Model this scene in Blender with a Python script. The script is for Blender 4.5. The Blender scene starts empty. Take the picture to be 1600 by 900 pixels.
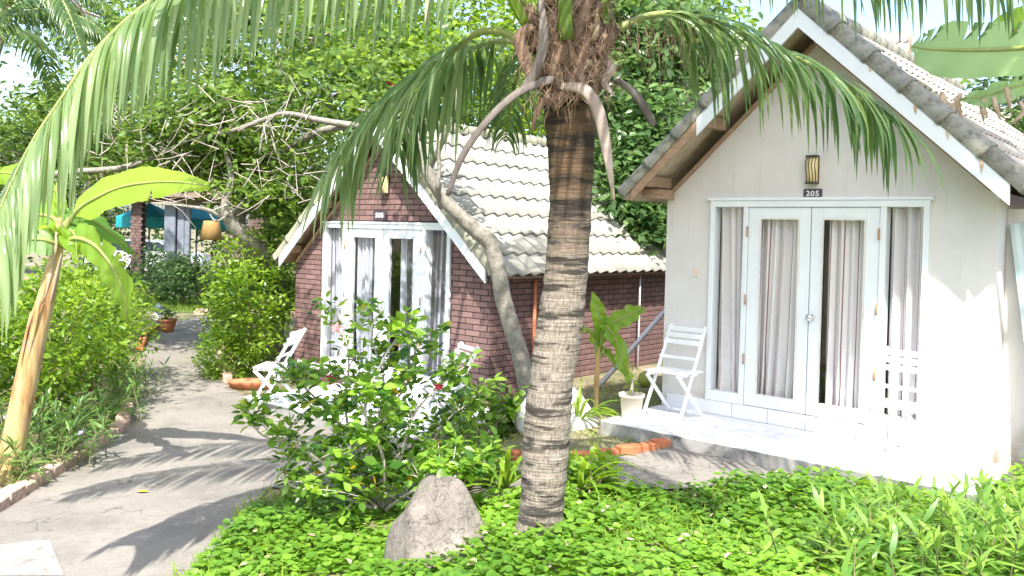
import bpy, bmesh, math, random
import numpy as np
from mathutils import Vector, Matrix, noise

random.seed(7)
RNG = np.random.default_rng(11)
R_ = math.radians
scene = bpy.context.scene
COL = scene.collection

# ------------------------------------------------------------------ camera
F_PX, PX, PY, CAM_H = 1340.0, 800.0, 385.0, 1.85
roll, pitch = math.atan(.026), math.atan(21 / F_PX)
fw = Vector((0, math.cos(pitch), -math.sin(pitch)))
r0 = Vector((1, 0, 0)); u0 = r0.cross(fw)
RV = math.cos(roll) * r0 + math.sin(roll) * u0
UV = -math.sin(roll) * r0 + math.cos(roll) * u0
CAM = Vector((0, 0, CAM_H))
cd = bpy.data.cameras.new('camera'); cam = bpy.data.objects.new('camera', cd); COL.objects.link(cam)
m = Matrix.Identity(4)
for i in range(3):
    m[i][0], m[i][1], m[i][2] = RV[i], UV[i], -fw[i]
m.translation = CAM
cam.matrix_world = m
cd.sensor_width = 36; cd.lens = F_PX / 1600 * 36
cd.shift_y = -(450 - PY) / 1600
cd.clip_start = .05; cd.clip_end = 2000
scene.camera = cam

# ------------------------------------------------------------------ light
SUN = Vector((0.0, -.60, .80)).normalized()          # direction towards the sun
world = bpy.data.worlds.new('World'); scene.world = world; world.use_nodes = True
wn = world.node_tree
bg = wn.nodes['Background']
sky = wn.nodes.new('ShaderNodeTexSky'); sky.sky_type = 'NISHITA'; sky.sun_disc = False
sky.sun_elevation = math.asin(SUN.z); sky.sun_rotation = math.atan2(SUN.x, SUN.y)
sky.air_density = 1.0; sky.dust_density = 2.5; sky.ozone_density = 1.0
wn.links.new(sky.outputs[0], bg.inputs[0]); bg.inputs[1].default_value = .15
sl = bpy.data.lights.new('sun', 'SUN'); sl.energy = 3.7; sl.angle = R_(.55); sl.color = (1, .95, .88)
so = bpy.data.objects.new('sun', sl); COL.objects.link(so)
so.rotation_euler = SUN.to_track_quat('Z', 'Y').to_euler(); so.location = (0, -10, 20)
vs = scene.view_settings
vs.view_transform = 'Standard'; vs.look = 'None'; vs.gamma = 1; vs.exposure = 1.56
scene.cycles.max_bounces = 8; scene.cycles.diffuse_bounces = 4; scene.cycles.transparent_max_bounces = 12
scene.cycles.transmission_bounces = 4; scene.cycles.glossy_bounces = 3
scene.cycles.caustics_reflective = False; scene.cycles.caustics_refractive = False

# ------------------------------------------------------------------ placing
def hgt(x, y):
    t = min(1, max(0, (.8 - x) / 1.7)); s = t * t * (3 - 2 * t)
    return -.3 * s
def ray(px, py): return (px - PX) / F_PX * RV + (PY - py) / F_PX * UV + fw
def at(px, py, d): return CAM + ray(px, py) * d            # point at forward distance d
def place(px, py, dz=0.0):                                  # point on the ground
    r = ray(px, py); z = -.1
    for _ in range(25):
        t = (z + dz - CAM_H) / r.z; p = CAM + r * t; z = hgt(p.x, p.y)
    return p
def project(P):
    d = Vector(P) - CAM; z = d.dot(fw)
    return PX + F_PX * d.dot(RV) / z, PY - F_PX * d.dot(UV) / z, z
def V(*a): return Vector(a)

# ------------------------------------------------------------------ objects
def tag(o, label=None, cat=None, group=None, kind=None):
    if label: o['label'] = label
    if cat: o['category'] = cat
    if group: o['group'] = group
    if kind: o['kind'] = kind
    return o
def empty(name, loc=(0, 0, 0), rz=0.0):
    o = bpy.data.objects.new(name, None); COL.objects.link(o)
    o.location = loc; o.rotation_euler = (0, 0, rz); o.empty_display_size = .2
    return o
def link(name, me, parent=None, kind=None):
    o = bpy.data.objects.new(name, me); COL.objects.link(o)
    if parent is not None: o.parent = parent
    if kind: o['kind'] = kind
    return o
def copy_tree(o, parent=None):
    c = o.copy(); COL.objects.link(c); c.parent = parent
    for ch in o.children: copy_tree(ch, c)
    return c

class MB:
    """collects shapes for one mesh"""
    def __init__(s): s.v = []; s.f = []; s.sm = []
    def add(s, vs, fs, smooth=False):
        b = len(s.v); s.v += [tuple(v) for v in vs]
        s.f += [tuple(b + i for i in f) for f in fs]; s.sm += [smooth] * len(fs); return s
    def box(s, x0, x1, y0, y1, z0, z1, M=None):
        vs = [V(x, y, z) for x in (x0, x1) for y in (y0, y1) for z in (z0, z1)]
        if M is not None: vs = [M @ v for v in vs]
        return s.add(vs, [(0, 1, 3, 2), (4, 6, 7, 5), (0, 4, 5, 1), (2, 3, 7, 6), (0, 2, 6, 4), (1, 5, 7, 3)])
    def bar(s, a, b, w, t, side=None):
        a, b = Vector(a), Vector(b); d = (b - a); L = d.length; d.normalize()
        sx = Vector(side) if side is not None else (V(0, 0, 1).cross(d) if abs(d.z) < .95 else V(1, 0, 0))
        sx = (sx - d * sx.dot(d)).normalized(); sy = d.cross(sx)
        M = Matrix((sx, sy, d)).transposed().to_4x4(); M.translation = a
        return s.box(-w / 2, w / 2, -t / 2, t / 2, 0, L, M)
    def tube(s, pts, rad, seg=8, cap=True, smooth=True, flat=1.0, ref=None):
        pts = [Vector(p) for p in pts]; n = len(pts)
        if not hasattr(rad, '__len__'): rad = [rad] * n
        vs = []; prev = None
        for i, p in enumerate(pts):
            t = (pts[min(i + 1, n - 1)] - pts[max(i - 1, 0)]).normalized()
            if prev is None:
                u = Vector(ref) if ref is not None else (V(0, 0, 1) if abs(t.z) < .9 else V(1, 0, 0))
            else: u = prev
            u = (u - t * u.dot(t)).normalized(); w = t.cross(u); prev = u
            for k in range(seg):
                a = 2 * math.pi * k / seg
                vs.append(p + (u * math.cos(a) * flat + w * math.sin(a)) * rad[i])
        fs = [(i * seg + k, i * seg + (k + 1) % seg, (i + 1) * seg + (k + 1) % seg, (i + 1) * seg + k)
              for i in range(n - 1) for k in range(seg)]
        if cap: fs += [tuple(range(seg))[::-1], tuple((n - 1) * seg + k for k in range(seg))]
        return s.add(vs, fs, smooth)
    def lathe(s, prof, seg=20, c=(0, 0, 0), smooth=True):
        c = Vector(c); vs = []
        for r, z in prof:
            for k in range(seg):
                a = 2 * math.pi * k / seg; vs.append(c + V(r * math.cos(a), r * math.sin(a), z))
        n = len(prof)
        fs = [(i * seg + k, i * seg + (k + 1) % seg, (i + 1) * seg + (k + 1) % seg, (i + 1) * seg + k)
              for i in range(n - 1) for k in range(seg)]
        return s.add(vs, fs, smooth)
    def prism(s, poly, y0, y1):      # polygon in xz extruded along y
        n = len(poly); vs = [V(x, y0, z) for x, z in poly] + [V(x, y1, z) for x, z in poly]
        fs = [tuple(range(n)), tuple(range(n, 2 * n))[::-1]] + [(i, n + i, n + (i + 1) % n, (i + 1) % n) for i in range(n)]
        return s.add(vs, fs)
    def mesh(s, name, mat):
        me = bpy.data.meshes.new(name); me.from_pydata(s.v, [], s.f)
        me.polygons.foreach_set('use_smooth', s.sm)
        if mat: me.materials.append(mat)
        me.update(); return me
    def build(s, name, mat, parent=None, kind=None, bevel=0):
        me = s.mesh(name, mat)
        bm = bmesh.new(); bm.from_mesh(me); bmesh.ops.recalc_face_normals(bm, faces=bm.faces)
        if bevel: bmesh.ops.bevel(bm, geom=[e for e in bm.edges], offset=bevel, segments=1, affect='EDGES', clamp_overlap=True)
        bm.to_mesh(me); bm.free()
        return link(name, me, parent, kind)

# ------------------------------------------------------------------ materials
def nt(name):
    m = bpy.data.materials.new(name); m.use_nodes = True; t = m.node_tree
    return m, t, t.nodes, t.links, t.nodes['Principled BSDF']
def ramp(N, L, src, stops):
    r = N.new('ShaderNodeValToRGB'); L.new(src, r.inputs[0]); e = r.color_ramp.elements
    while len(e) < len(stops): e.new(.5)
    for k, (p, c) in enumerate(stops):
        e[k].position = p; e[k].color = (c[0], c[1], c[2], 1) if hasattr(c, '__len__') else (c, c, c, 1)
    return r.outputs[0]
def coords(N, L, scale=(1, 1, 1), obj=True):
    tc = N.new('ShaderNodeTexCoord'); mp = N.new('ShaderNodeMapping'); mp.inputs['Scale'].default_value = scale
    L.new(tc.outputs['Object' if obj else 'Generated'], mp.inputs[0]); return mp.outputs[0]
def noise_t(N, L, co, scale, detail=5, rough=.6):
    n = N.new('ShaderNodeTexNoise'); n.inputs['Scale'].default_value = scale; n.inputs['Detail'].default_value = detail
    n.inputs['Roughness'].default_value = rough; L.new(co, n.inputs['Vector']); return n.outputs['Fac']
def mixc(N, L, fac, a, b, mode='MIX'):
    x = N.new('ShaderNodeMix'); x.data_type = 'RGBA'; x.blend_type = mode
    for k, v in ((0, fac), (6, a), (7, b)):
        if hasattr(v, 'links') or hasattr(v, 'is_linked'): L.new(v, x.inputs[k])
        elif k == 0: x.inputs[0].default_value = v
        else: x.inputs[k].default_value = (v[0], v[1], v[2], 1)
    return x.outputs[2]
def bump(N, L, b, h, strength=.3, dist=.01):
    n = N.new('ShaderNodeBump'); n.inputs['Strength'].default_value = strength; n.inputs['Distance'].default_value = dist
    L.new(h, n.inputs['Height']); L.new(n.outputs[0], b.inputs['Normal'])
def surf(name, c1, c2, scale=6, rough=.7, bs=.25, bd=.004, fine=40, stretch=(1, 1, 1), dirt=None, rand=0.0, metal=0, spec=.4):
    m, t, N, L, b = nt(name); co = coords(N, L, stretch)
    n1 = noise_t(N, L, co, scale); n2 = noise_t(N, L, co, fine, 4)
    c = mixc(N, L, ramp(N, L, n1, [(.35, 0), (.65, 1)]), c1, c2)
    if dirt:
        n3 = noise_t(N, L, co, dirt[1], 6, .7)
        c = mixc(N, L, ramp(N, L, n3, [(dirt[2], 0), (dirt[2] + .14, 1)]), c, dirt[0])
    if rand:
        oi = N.new('ShaderNodeObjectInfo'); hv = N.new('ShaderNodeHueSaturation')
        mr = N.new('ShaderNodeMapRange'); mr.inputs[3].default_value = 1 - rand; mr.inputs[4].default_value = 1 + rand
        L.new(oi.outputs['Random'], mr.inputs[0]); L.new(mr.outputs[0], hv.inputs['Value']); L.new(c, hv.inputs['Color']); c = hv.outputs[0]
    L.new(c, b.inputs['Base Color']); b.inputs['Roughness'].default_value = rough; b.inputs['Metallic'].default_value = metal
    b.inputs['Specular IOR Level'].default_value = spec
    if bs: bump(N, L, b, n2, bs, bd)
    return m
def leafmat(name, dark, light, trans=.35, rough=.38, objrand=False, yellow=None, stripe=0, tcol=None):
    """leaf colour runs from dark to light by a per-leaf tint"""
    m, t, N, L, b = nt(name)
    if objrand:
        oi = N.new('ShaderNodeObjectInfo'); f = oi.outputs['Random']
    else:
        at_ = N.new('ShaderNodeAttribute'); at_.attribute_name = 'tint'; f = at_.outputs['Fac']
    stops = [(0, dark), (.93, light)]
    if yellow: stops += [(.985, light), (1.0, yellow)]
    c = ramp(N, L, f, stops)
    if stripe:
        co = coords(N, L); w = N.new('ShaderNodeTexWave'); w.inputs['Scale'].default_value = stripe; w.inputs['Distortion'].default_value = 1.5
        L.new(co, w.inputs['Vector']); c = mixc(N, L, ramp(N, L, w.outputs['Fac'], [(0, 0), (1, .35)]), c, light)
    L.new(c, b.inputs['Base Color']); b.inputs['Roughness'].default_value = rough
    b.inputs['Specular IOR Level'].default_value = .5
    tr = N.new('ShaderNodeBsdfTranslucent')
    hv = N.new('ShaderNodeHueSaturation'); hv.inputs['Hue'].default_value = .478; hv.inputs['Value'].default_value = 2.4; hv.inputs['Saturation'].default_value = 1.05
    L.new(c, hv.inputs['Color']); L.new(hv.outputs[0], tr.inputs[0])
    mx = N.new('ShaderNodeMixShader'); mx.inputs[0].default_value = trans
    L.new(b.outputs[0], mx.inputs[1]); L.new(tr.outputs[0], mx.inputs[2])
    L.new(mx.outputs[0], N['Material Output'].inputs[0])
    return m

M = {}
M['plaster'] = surf('plaster', (.56, .535, .53), (.66, .63, .61), 1.3, .85, .3, .004, 70, dirt=((.50, .45, .39), 1.7, .60))
M['white_wood'] = surf('white_paint', (.67, .71, .73), (.73, .76, .78), 4, .45, .1, .002, 60, dirt=((.48, .42, .36), 9, .74))
M['barge'] = surf('white_barge_paint', (.70, .74, .78), (.76, .79, .82), 3, .5, .15, .003, 50, dirt=((.40, .22, .11), 3.2, .72))
M['chair'] = surf('white_chair_paint', (.74, .75, .77), (.80, .80, .81), 9, .45, .15, .002, 60, dirt=((.5, .42, .33), 14, .72))
M['brick'] = surf('brick_mauve', (.17, .10, .092), (.24, .142, .128), 3, .8, .5, .006, 55, rand=.22)
M['brick_orange'] = surf('brick_orange', (.42, .13, .055), (.50, .18, .08), 9, .85, .5, .006, 45, dirt=((.18, .12, .09), 7, .58), rand=.15)
M['mortar'] = surf('mortar', (.045, .03, .03), (.065, .045, .045), 12, .95, .4, .004, 60)
M['tile505'] = surf('roof_tile_cream', (.29, .287, .25), (.39, .38, .33), 2.2, .75, .4, .004, 40, dirt=((.17, .165, .135), 2.3, .58), rand=.12)
M['tile205'] = surf('roof_tile_buff', (.42, .38, .34), (.52, .47, .42), 2.2, .75, .4, .004, 40, dirt=((.20, .17, .14), 2.6, .58), rand=.08)
M['cap505'] = surf('cap_tile_olive', (.20, .20, .14), (.28, .27, .20), 3, .7, .35, .004, 50, dirt=((.12, .12, .09), 4, .62), rand=.1)
M['cap205'] = surf('cap_tile_grey', (.15, .15, .11), (.29, .28, .23), 2.5, .55, .3, .003, 50, dirt=((.06, .06, .045), 3, .52), rand=.12)
M['wood'] = surf('brown_timber', (.30, .19, .12), (.40, .27, .18), 8, .8, .4, .004, 40, (1, 1, 6), dirt=((.1, .06, .04), 6, .58))
M['bead'] = surf('weathered_bead_paint', (.62, .56, .48), (.70, .68, .64), 22, .6, .1)
M['wood_pale'] = surf('pale_soffit_board', (.40, .31, .22), (.54, .45, .35), 8, .8, .3, .004, 40, dirt=((.16, .10, .07), 6, .64))
M['floor_tile'] = surf('white_floor_tile', (.72, .73, .76), (.78, .78, .80), 3, .35, .05, .001, 30, dirt=((.52, .50, .47), 4, .72))
M['slab'] = surf('dirty_concrete', (.20, .20, .19), (.34, .33, .31), 5, .9, .5, .006, 40, dirt=((.05, .05, .05), 3.2, .54))
M['dark'] = surf('dark_metal', (.045, .035, .035), (.06, .05, .045), 10, .5, 0)
M['plate'] = surf('number_plate', (.06, .045, .055), (.07, .05, .06), 10, .4, 0)
M['digit'] = surf('number_white', (.75, .75, .75), (.8, .8, .8), 10, .5, 0)
M['shade'] = surf('lamp_glass', (.72, .58, .28), (.78, .64, .34), 8, .35, 0)
M['chrome'] = surf('chrome_knob', (.6, .6, .6), (.7, .7, .7), 10, .15, 0, metal=1)
M['rust'] = surf('rusty_hinge', (.33, .15, .06), (.48, .30, .18), 30, .8, .3, .002)
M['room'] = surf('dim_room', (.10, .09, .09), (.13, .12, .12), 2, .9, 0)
M['clay'] = surf('terracotta', (.45, .15, .07), (.52, .2, .1), 8, .8, .3, .004)
M['pot'] = surf('cream_pot', (.62, .54, .42), (.68, .60, .50), 6, .6, .2, .003, dirt=((.40, .33, .25), 6, .62))
M['whitestone'] = surf('white_boulder_paint', (.60, .58, .57), (.72, .70, .69), 4, .75, .5, .01, 20, dirt=((.3, .3, .32), 5, .62))
M['pipe'] = surf('grey_plastic_pipe', (.42, .42, .45), (.52, .52, .54), 8, .5, .1)
M['sheet'] = surf('green_metal_sheet', (.42, .52, .52), (.50, .58, .58), 3, .4, .1, .002, dirt=((.55, .5, .45), 5, .62))
M['graywood'] = surf('grey_post_paint', (.13, .15, .19), (.19, .215, .26), 6, .7, .2)
M['turq'] = surf('turquoise_fabric', (.01, .22, .26), (.02, .30, .34), 5, .7, .2)
M['carwhite'] = surf('white_car_paint', (.75, .77, .80), (.78, .8, .82), 2, .25, 0)
M['rubber'] = surf('black_rubber', (.02, .02, .02), (.03, .03, .03), 8, .8, .2)
M['carglass'] = surf('car_glass', (.03, .05, .06), (.04, .06, .08), 5, .1, 0)
M['yellowbox'] = surf('amber_lampshade', (.40, .24, .09), (.48, .30, .12), 8, .6, .2)
M['bark_grey'] = surf('grey_bark', (.17, .155, .13), (.30, .28, .24), 14, .9, .8, .012, 30, dirt=((.12, .11, .085), 16, .56))
M['bark_brown'] = surf('brown_bark', (.16, .12, .09), (.26, .21, .16), 9, .9, .7, .01, 30)
M['twig'] = surf('pale_twig', (.30, .255, .22), (.50, .44, .40), 6, .8, .3)
M['stem'] = surf('green_brown_stem', (.14, .14, .06), (.22, .19, .10), 8, .7, .3)
M['greenstem'] = surf('green_petiole', (.18, .22, .06), (.27, .31, .09), 5, .5, .1)
M['dryleaf'] = surf('dry_brown_leaf', (.34, .25, .16), (.45, .36, .26), 10, .85, .4, .004)
M['boot'] = surf('brown_palm_sheath', (.10, .062, .042), (.25, .17, .12), 11, .9, 1.0, .03, 34, (1, 1, .22), dirt=((.07, .035, .02), 6, .55))
M['fibre'] = surf('palm_fibre', (.19, .125, .08), (.30, .21, .14), 20, .9, 0)
M['petgrey'] = surf('grey_dead_petiole', (.075, .062, .055), (.19, .165, .145), 6, .7, .9, .012, 30, (1, 1, .3), dirt=((.11, .085, .10), 5, .56))
M['petpale'] = surf('pale_dead_petiole', (.24, .19, .155), (.40, .33, .28), 5, .6, .4, .005, 30, dirt=((.22, .17, .16), 6, .56))
M['soil'] = surf('sandy_soil', (.26, .20, .14), (.36, .29, .20), 3, .95, .6, .01, 30)
M['purple'] = surf('purple_petal', (.28, .18, .62), (.34, .22, .7), 8, .6, 0)
M['red'] = surf('red_petal', (.62, .02, .09), (.70, .04, .12), 8, .6, 0)
M['yellow'] = surf('yellow_leaf', (.75, .42, .04), (.8, .5, .06), 8, .6, 0)
M['fruit'] = surf('coconut_husk', (.25, .30, .05), (.35, .36, .08), 5, .6, .1)

def glassmat():
    m, t, N, L, b = nt('window_glass'); N.remove(b)
    tr = N.new('ShaderNodeBsdfTransparent'); tr.inputs[0].default_value = (.98, .985, .985, 1)
    gl = N.new('ShaderNodeBsdfGlossy'); gl.inputs['Roughness'].default_value = .02
    lw = N.new('ShaderNodeLayerWeight'); lw.inputs[0].default_value = .5
    pw = N.new('ShaderNodeMath'); pw.operation = 'POWER'; pw.inputs[1].default_value = 4; L.new(lw.outputs['Facing'], pw.inputs[0])
    fr = N.new('ShaderNodeMath'); fr.operation = 'MULTIPLY_ADD'; fr.inputs[1].default_value = .8; fr.inputs[2].default_value = .045; L.new(pw.outputs[0], fr.inputs[0])
    mx = N.new('ShaderNodeMixShader'); L.new(fr.outputs[0], mx.inputs[0]); L.new(tr.outputs[0], mx.inputs[1]); L.new(gl.outputs[0], mx.inputs[2])
    L.new(mx.outputs[0], N['Material Output'].inputs[0]); return m
M['glass'] = glassmat()

def plaster():
    m, t, N, L, b = nt('stained_plaster'); co = coords(N, L)
    n1 = noise_t(N, L, co, 1.3, 5); st = noise_t(N, L, coords(N, L, (5, 5, .35)), 2.2, 6, .7); n2 = noise_t(N, L, co, 70, 4); n3 = noise_t(N, L, co, 3.5, 7, .7)
    c = mixc(N, L, ramp(N, L, n1, [(.35, 0), (.65, 1)]), (.59, .56, .545), (.67, .64, .615))
    c = mixc(N, L, ramp(N, L, st, [(.56, 0), (.78, .55)]), c, (.47, .43, .38))
    c = mixc(N, L, ramp(N, L, n3, [(.60, 0), (.72, .5)]), c, (.50, .46, .40))
    sp = N.new('ShaderNodeSeparateXYZ'); L.new(co, sp.inputs[0])
    mr = N.new('ShaderNodeMapRange'); mr.inputs[1].default_value = .42; mr.inputs[2].default_value = -.1; L.new(sp.outputs[2], mr.inputs[0])
    mu = N.new('ShaderNodeMath'); mu.operation = 'MULTIPLY'; L.new(mr.outputs[0], mu.inputs[0]); L.new(ramp(N, L, n3, [(.42, 0), (.6, .9)]), mu.inputs[1])
    c = mixc(N, L, mu.outputs[0], c, (.30, .25, .19))      # soil splashed up from the ground
    L.new(c, b.inputs['Base Color']); b.inputs['Roughness'].default_value = .88; bump(N, L, b, n2, .35, .004); return m
M['plaster'] = plaster()

def curtainmat(name, base, stripe, period, thin):
    m, t, N, L, b = nt(name)
    uv = N.new('ShaderNodeUVMap'); sp = N.new('ShaderNodeSeparateXYZ'); L.new(uv.outputs[0], sp.inputs[0])
    mu = N.new('ShaderNodeMath'); mu.operation = 'MULTIPLY'; mu.inputs[1].default_value = 1 / period; L.new(sp.outputs[0], mu.inputs[0])
    fr = N.new('ShaderNodeMath'); fr.operation = 'FRACT'; L.new(mu.outputs[0], fr.inputs[0])
    cr = N.new('ShaderNodeValToRGB'); cr.color_ramp.interpolation = 'CONSTANT'; L.new(fr.outputs[0], cr.inputs[0])
    e = cr.color_ramp.elements; st = [(0, base), (.42, stripe), (.42 + thin, tuple(x * 1.1 for x in base)), (.74, tuple(.55 * x + .45 * y for x, y in zip(base, stripe))), (.82, base)]
    while len(e) < len(st): e.new(.5)
    for k, (p, c) in enumerate(st): e[k].position = p; e[k].color = (*c, 1)
    L.new(cr.outputs[0], b.inputs['Base Color']); b.inputs['Roughness'].default_value = .9
    return m
M['curtain_red'] = curtainmat('striped_curtain_maroon', (.76, .73, .74), (.27, .12, .13), .17, .065)
M['curtain_grey'] = curtainmat('striped_curtain_grey', (.44, .45, .52), (.085, .08, .11), .12, .34)

def pathmat():
    m, t, N, L, b = nt('weathered_concrete'); co = coords(N, L)
    n1 = noise_t(N, L, co, .8, 6); n2 = noise_t(N, L, co, 14, 6, .7); n3 = noise_t(N, L, co, 2.6, 8, .72)
    c = mixc(N, L, ramp(N, L, n1, [(.35, 0), (.65, 1)]), (.18, .165, .145), (.25, .228, .198))
    c = mixc(N, L, ramp(N, L, n3, [(.48, 0), (.68, .75)]), c, (.125, .115, .10))
    c = mixc(N, L, ramp(N, L, n2, [(.50, 0), (.68, .5)]), c, (.13, .118, .10))
    vo = N.new('ShaderNodeTexVoronoi'); vo.feature = 'DISTANCE_TO_EDGE'; vo.inputs['Scale'].default_value = .55
    wv = N.new('ShaderNodeVectorMath'); wv.operation = 'ADD'; L.new(co, wv.inputs[0]); nv = N.new('ShaderNodeTexNoise'); nv.inputs['Scale'].default_value = 3; L.new(co, nv.inputs['Vector']); L.new(nv.outputs['Color'], wv.inputs[1]); L.new(wv.outputs[0], vo.inputs['Vector'])
    c = mixc(N, L, ramp(N, L, vo.outputs['Distance'], [(0, .8), (.006, 0)]), c, (.05, .045, .04))
    n5 = noise_t(N, L, co, 90, 3, .8); c = mixc(N, L, ramp(N, L, n5, [(.56, 0), (.70, .6)]), c, (.40, .37, .33))
    L.new(c, b.inputs['Base Color']); b.inputs['Roughness'].default_value = .92
    bump(N, L, b, n2, .45, .008); return m
M['path'] = pathmat()

def groundmat():
    m, t, N, L, b = nt('garden_ground'); co = coords(N, L)
    n1 = noise_t(N, L, co, .9, 6); n2 = noise_t(N, L, co, 22, 6, .7)
    c = mixc(N, L, ramp(N, L, n1, [(.40, 0), (.60, 1)]), (.30, .24, .16), (.09, .12, .035))
    c = mixc(N, L, ramp(N, L, n2, [(.45, 0), (.65, .6)]), c, (.13, .10, .06))
    L.new(c, b.inputs['Base Color']); b.inputs['Roughness'].default_value = .95
    bump(N, L, b, n2, .6, .02); return m
M['ground'] = groundmat()

def palmbark():
    m, t, N, L, b = nt('palm_trunk_bark')
    uv = N.new('ShaderNodeUVMap'); mp = N.new('ShaderNodeMapping'); L.new(uv.outputs[0], mp.inputs[0]); mp.inputs['Scale'].default_value = (1, 1, 1)
    co = mp.outputs[0]
    mp2 = N.new('ShaderNodeMapping'); L.new(uv.outputs[0], mp2.inputs[0]); mp2.inputs['Scale'].default_value = (38, 8, 1)
    crack = noise_t(N, L, mp2.outputs[0], 2.0, 6, .7)
    mp3 = N.new('ShaderNodeMapping'); L.new(uv.outputs[0], mp3.inputs[0]); mp3.inputs['Scale'].default_value = (2.4, 13, 1)
    band = noise_t(N, L, mp3.outputs[0], 1.0, 7, .62)
    c = mixc(N, L, ramp(N, L, crack, [(.35, 0), (.62, 1)]), (.13, .108, .086), (.34, .29, .24))
    c = mixc(N, L, ramp(N, L, band, [(.50, 0), (.56, .92)]), c, (.028, .023, .019))
    mp4 = N.new('ShaderNodeMapping'); L.new(uv.outputs[0], mp4.inputs[0]); mp4.inputs['Scale'].default_value = (5, 55, 1)
    thin = noise_t(N, L, mp4.outputs[0], 1.0, 4, .6); c = mixc(N, L, ramp(N, L, thin, [(.62, 0), (.70, .4)]), c, (.06, .047, .036))
    # browner and darker near the crown
    sp = N.new('ShaderNodeSeparateXYZ'); L.new(co, sp.inputs[0])
    up = ramp(N, L, sp.outputs[1], [(1.75, 0), (1.76, 0)])
    mr = N.new('ShaderNodeMapRange'); mr.inputs[1].default_value = 1.5; mr.inputs[2].default_value = 2.3; L.new(sp.outputs[1], mr.inputs[0])
    c = mixc(N, L, mr.outputs[0], c, mixc(N, L, ramp(N, L, band, [(.44, 0), (.54, 1)]), (.11, .068, .036), (.02, .013, .009)))
    at_ = N.new('ShaderNodeAttribute'); at_.attribute_name = 'scar'
    c = mixc(N, L, at_.outputs['Fac'], c, (.04, .032, .028))
    L.new(c, b.inputs['Base Color']); b.inputs['Roughness'].default_value = .9
    ad = N.new('ShaderNodeMath'); ad.operation = 'SUBTRACT'; L.new(crack, ad.inputs[0]); L.new(thin, ad.inputs[1]); bump(N, L, b, ad.outputs[0], .9, .016); return m
M['palmbark'] = palmbark()

def rockmat():
    m, t, N, L, b = nt('granite_boulder'); co = coords(N, L)
    n1 = noise_t(N, L, co, 2.6, 6); n2 = noise_t(N, L, co, 60, 5, .8); n3 = noise_t(N, L, co, 7, 6, .7)
    c = mixc(N, L, ramp(N, L, n1, [(.38, 0), (.62, 1)]), (.13, .115, .10), (.25, .225, .195))
    c = mixc(N, L, ramp(N, L, n3, [(.50, 0), (.66, .85)]), c, (.085, .072, .062))
    c = mixc(N, L, ramp(N, L, n2, [(.45, 0), (.7, .45)]), c, (.34, .30, .27))
    vo = N.new('ShaderNodeTexVoronoi'); vo.feature = 'DISTANCE_TO_EDGE'; vo.inputs['Scale'].default_value = 2.6
    wv = N.new('ShaderNodeVectorMath'); wv.operation = 'ADD'; nv = N.new('ShaderNodeTexNoise'); nv.inputs['Scale'].default_value = 4; nv.inputs['Detail'].default_value = 6; L.new(co, nv.inputs['Vector']); L.new(co, wv.inputs[0]); L.new(nv.outputs['Color'], wv.inputs[1]); L.new(wv.outputs[0], vo.inputs['Vector'])
    c = mixc(N, L, ramp(N, L, vo.outputs['Distance'], [(0, .85), (.022, 0)]), c, (.05, .042, .035))
    n6 = noise_t(N, L, co, 4.5, 6, .75); c = mixc(N, L, ramp(N, L, n6, [(.56, 0), (.68, .6)]), c, (.10, .115, .06))
    L.new(c, b.inputs['Base Color']); b.inputs['Roughness'].default_value = .85
    bump(N, L, b, n3, .9, .04); return m
M['rock'] = rockmat()

LM = {
 'cover': leafmat('ground_cover_leaf', (.045, .14, .015), (.23, .40, .05), .40, .36),
 'grass': leafmat('grass_blade', (.10, .19, .02), (.26, .36, .05), .4, .5),
 'hib': leafmat('hibiscus_leaf', (.022, .08, .015), (.22, .38, .05), .42, .28, yellow=(.6, .4, .03)),
 'hibo': leafmat('hibiscus_leaf_single', (.035, .11, .02), (.26, .43, .05), .42, .28, objrand=True),
 'lime': leafmat('lime_shrub_leaf', (.03, .095, .012), (.25, .39, .04), .42, .36),
 'mid': leafmat('mid_green_leaf', (.018, .06, .014), (.18, .29, .05), .40, .34),
 'deep': leafmat('deep_green_leaf', (.018, .055, .018), (.15, .26, .08), .36, .24),
 'lance': leafmat('lance_leaf', (.08, .19, .035), (.26, .40, .08), .42, .34),
 'lance_d': leafmat('dark_lance_leaf', (.05, .12, .03), (.15, .26, .06), .34, .34),
 'palm': leafmat('coconut_leaflet', (.05, .11, .04), (.13, .20, .06), .42, .27),
 'palmo': leafmat('coconut_leaflet_single', (.11, .19, .07), (.26, .34, .16), .45, .24, objrand=True),
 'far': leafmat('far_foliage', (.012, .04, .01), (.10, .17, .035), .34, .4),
 'banana': leafmat('banana_leaf_green', (.10, .22, .035), (.20, .34, .04), .45, .30, objrand=True, stripe=0),
 'banana_y': leafmat('banana_leaf_lime', (.17, .31, .03), (.25, .39, .04), .45, .32, objrand=True),
 'banana_m': leafmat('banana_leaf_fresh', (.12, .25, .03), (.20, .34, .04), .45, .32, objrand=True),
 'banana_p': leafmat('banana_leaf_pale', (.20, .34, .14), (.28, .42, .18), .40, .40, objrand=True),
 'strap': leafmat('strap_leaf', (.10, .20, .02), (.20, .32, .03), .38, .30, objrand=True),
 'yellow': leafmat('yellow_leaf_blade', (.45, .36, .03), (.62, .40, .03), .4, .4, objrand=True),
}

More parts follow.
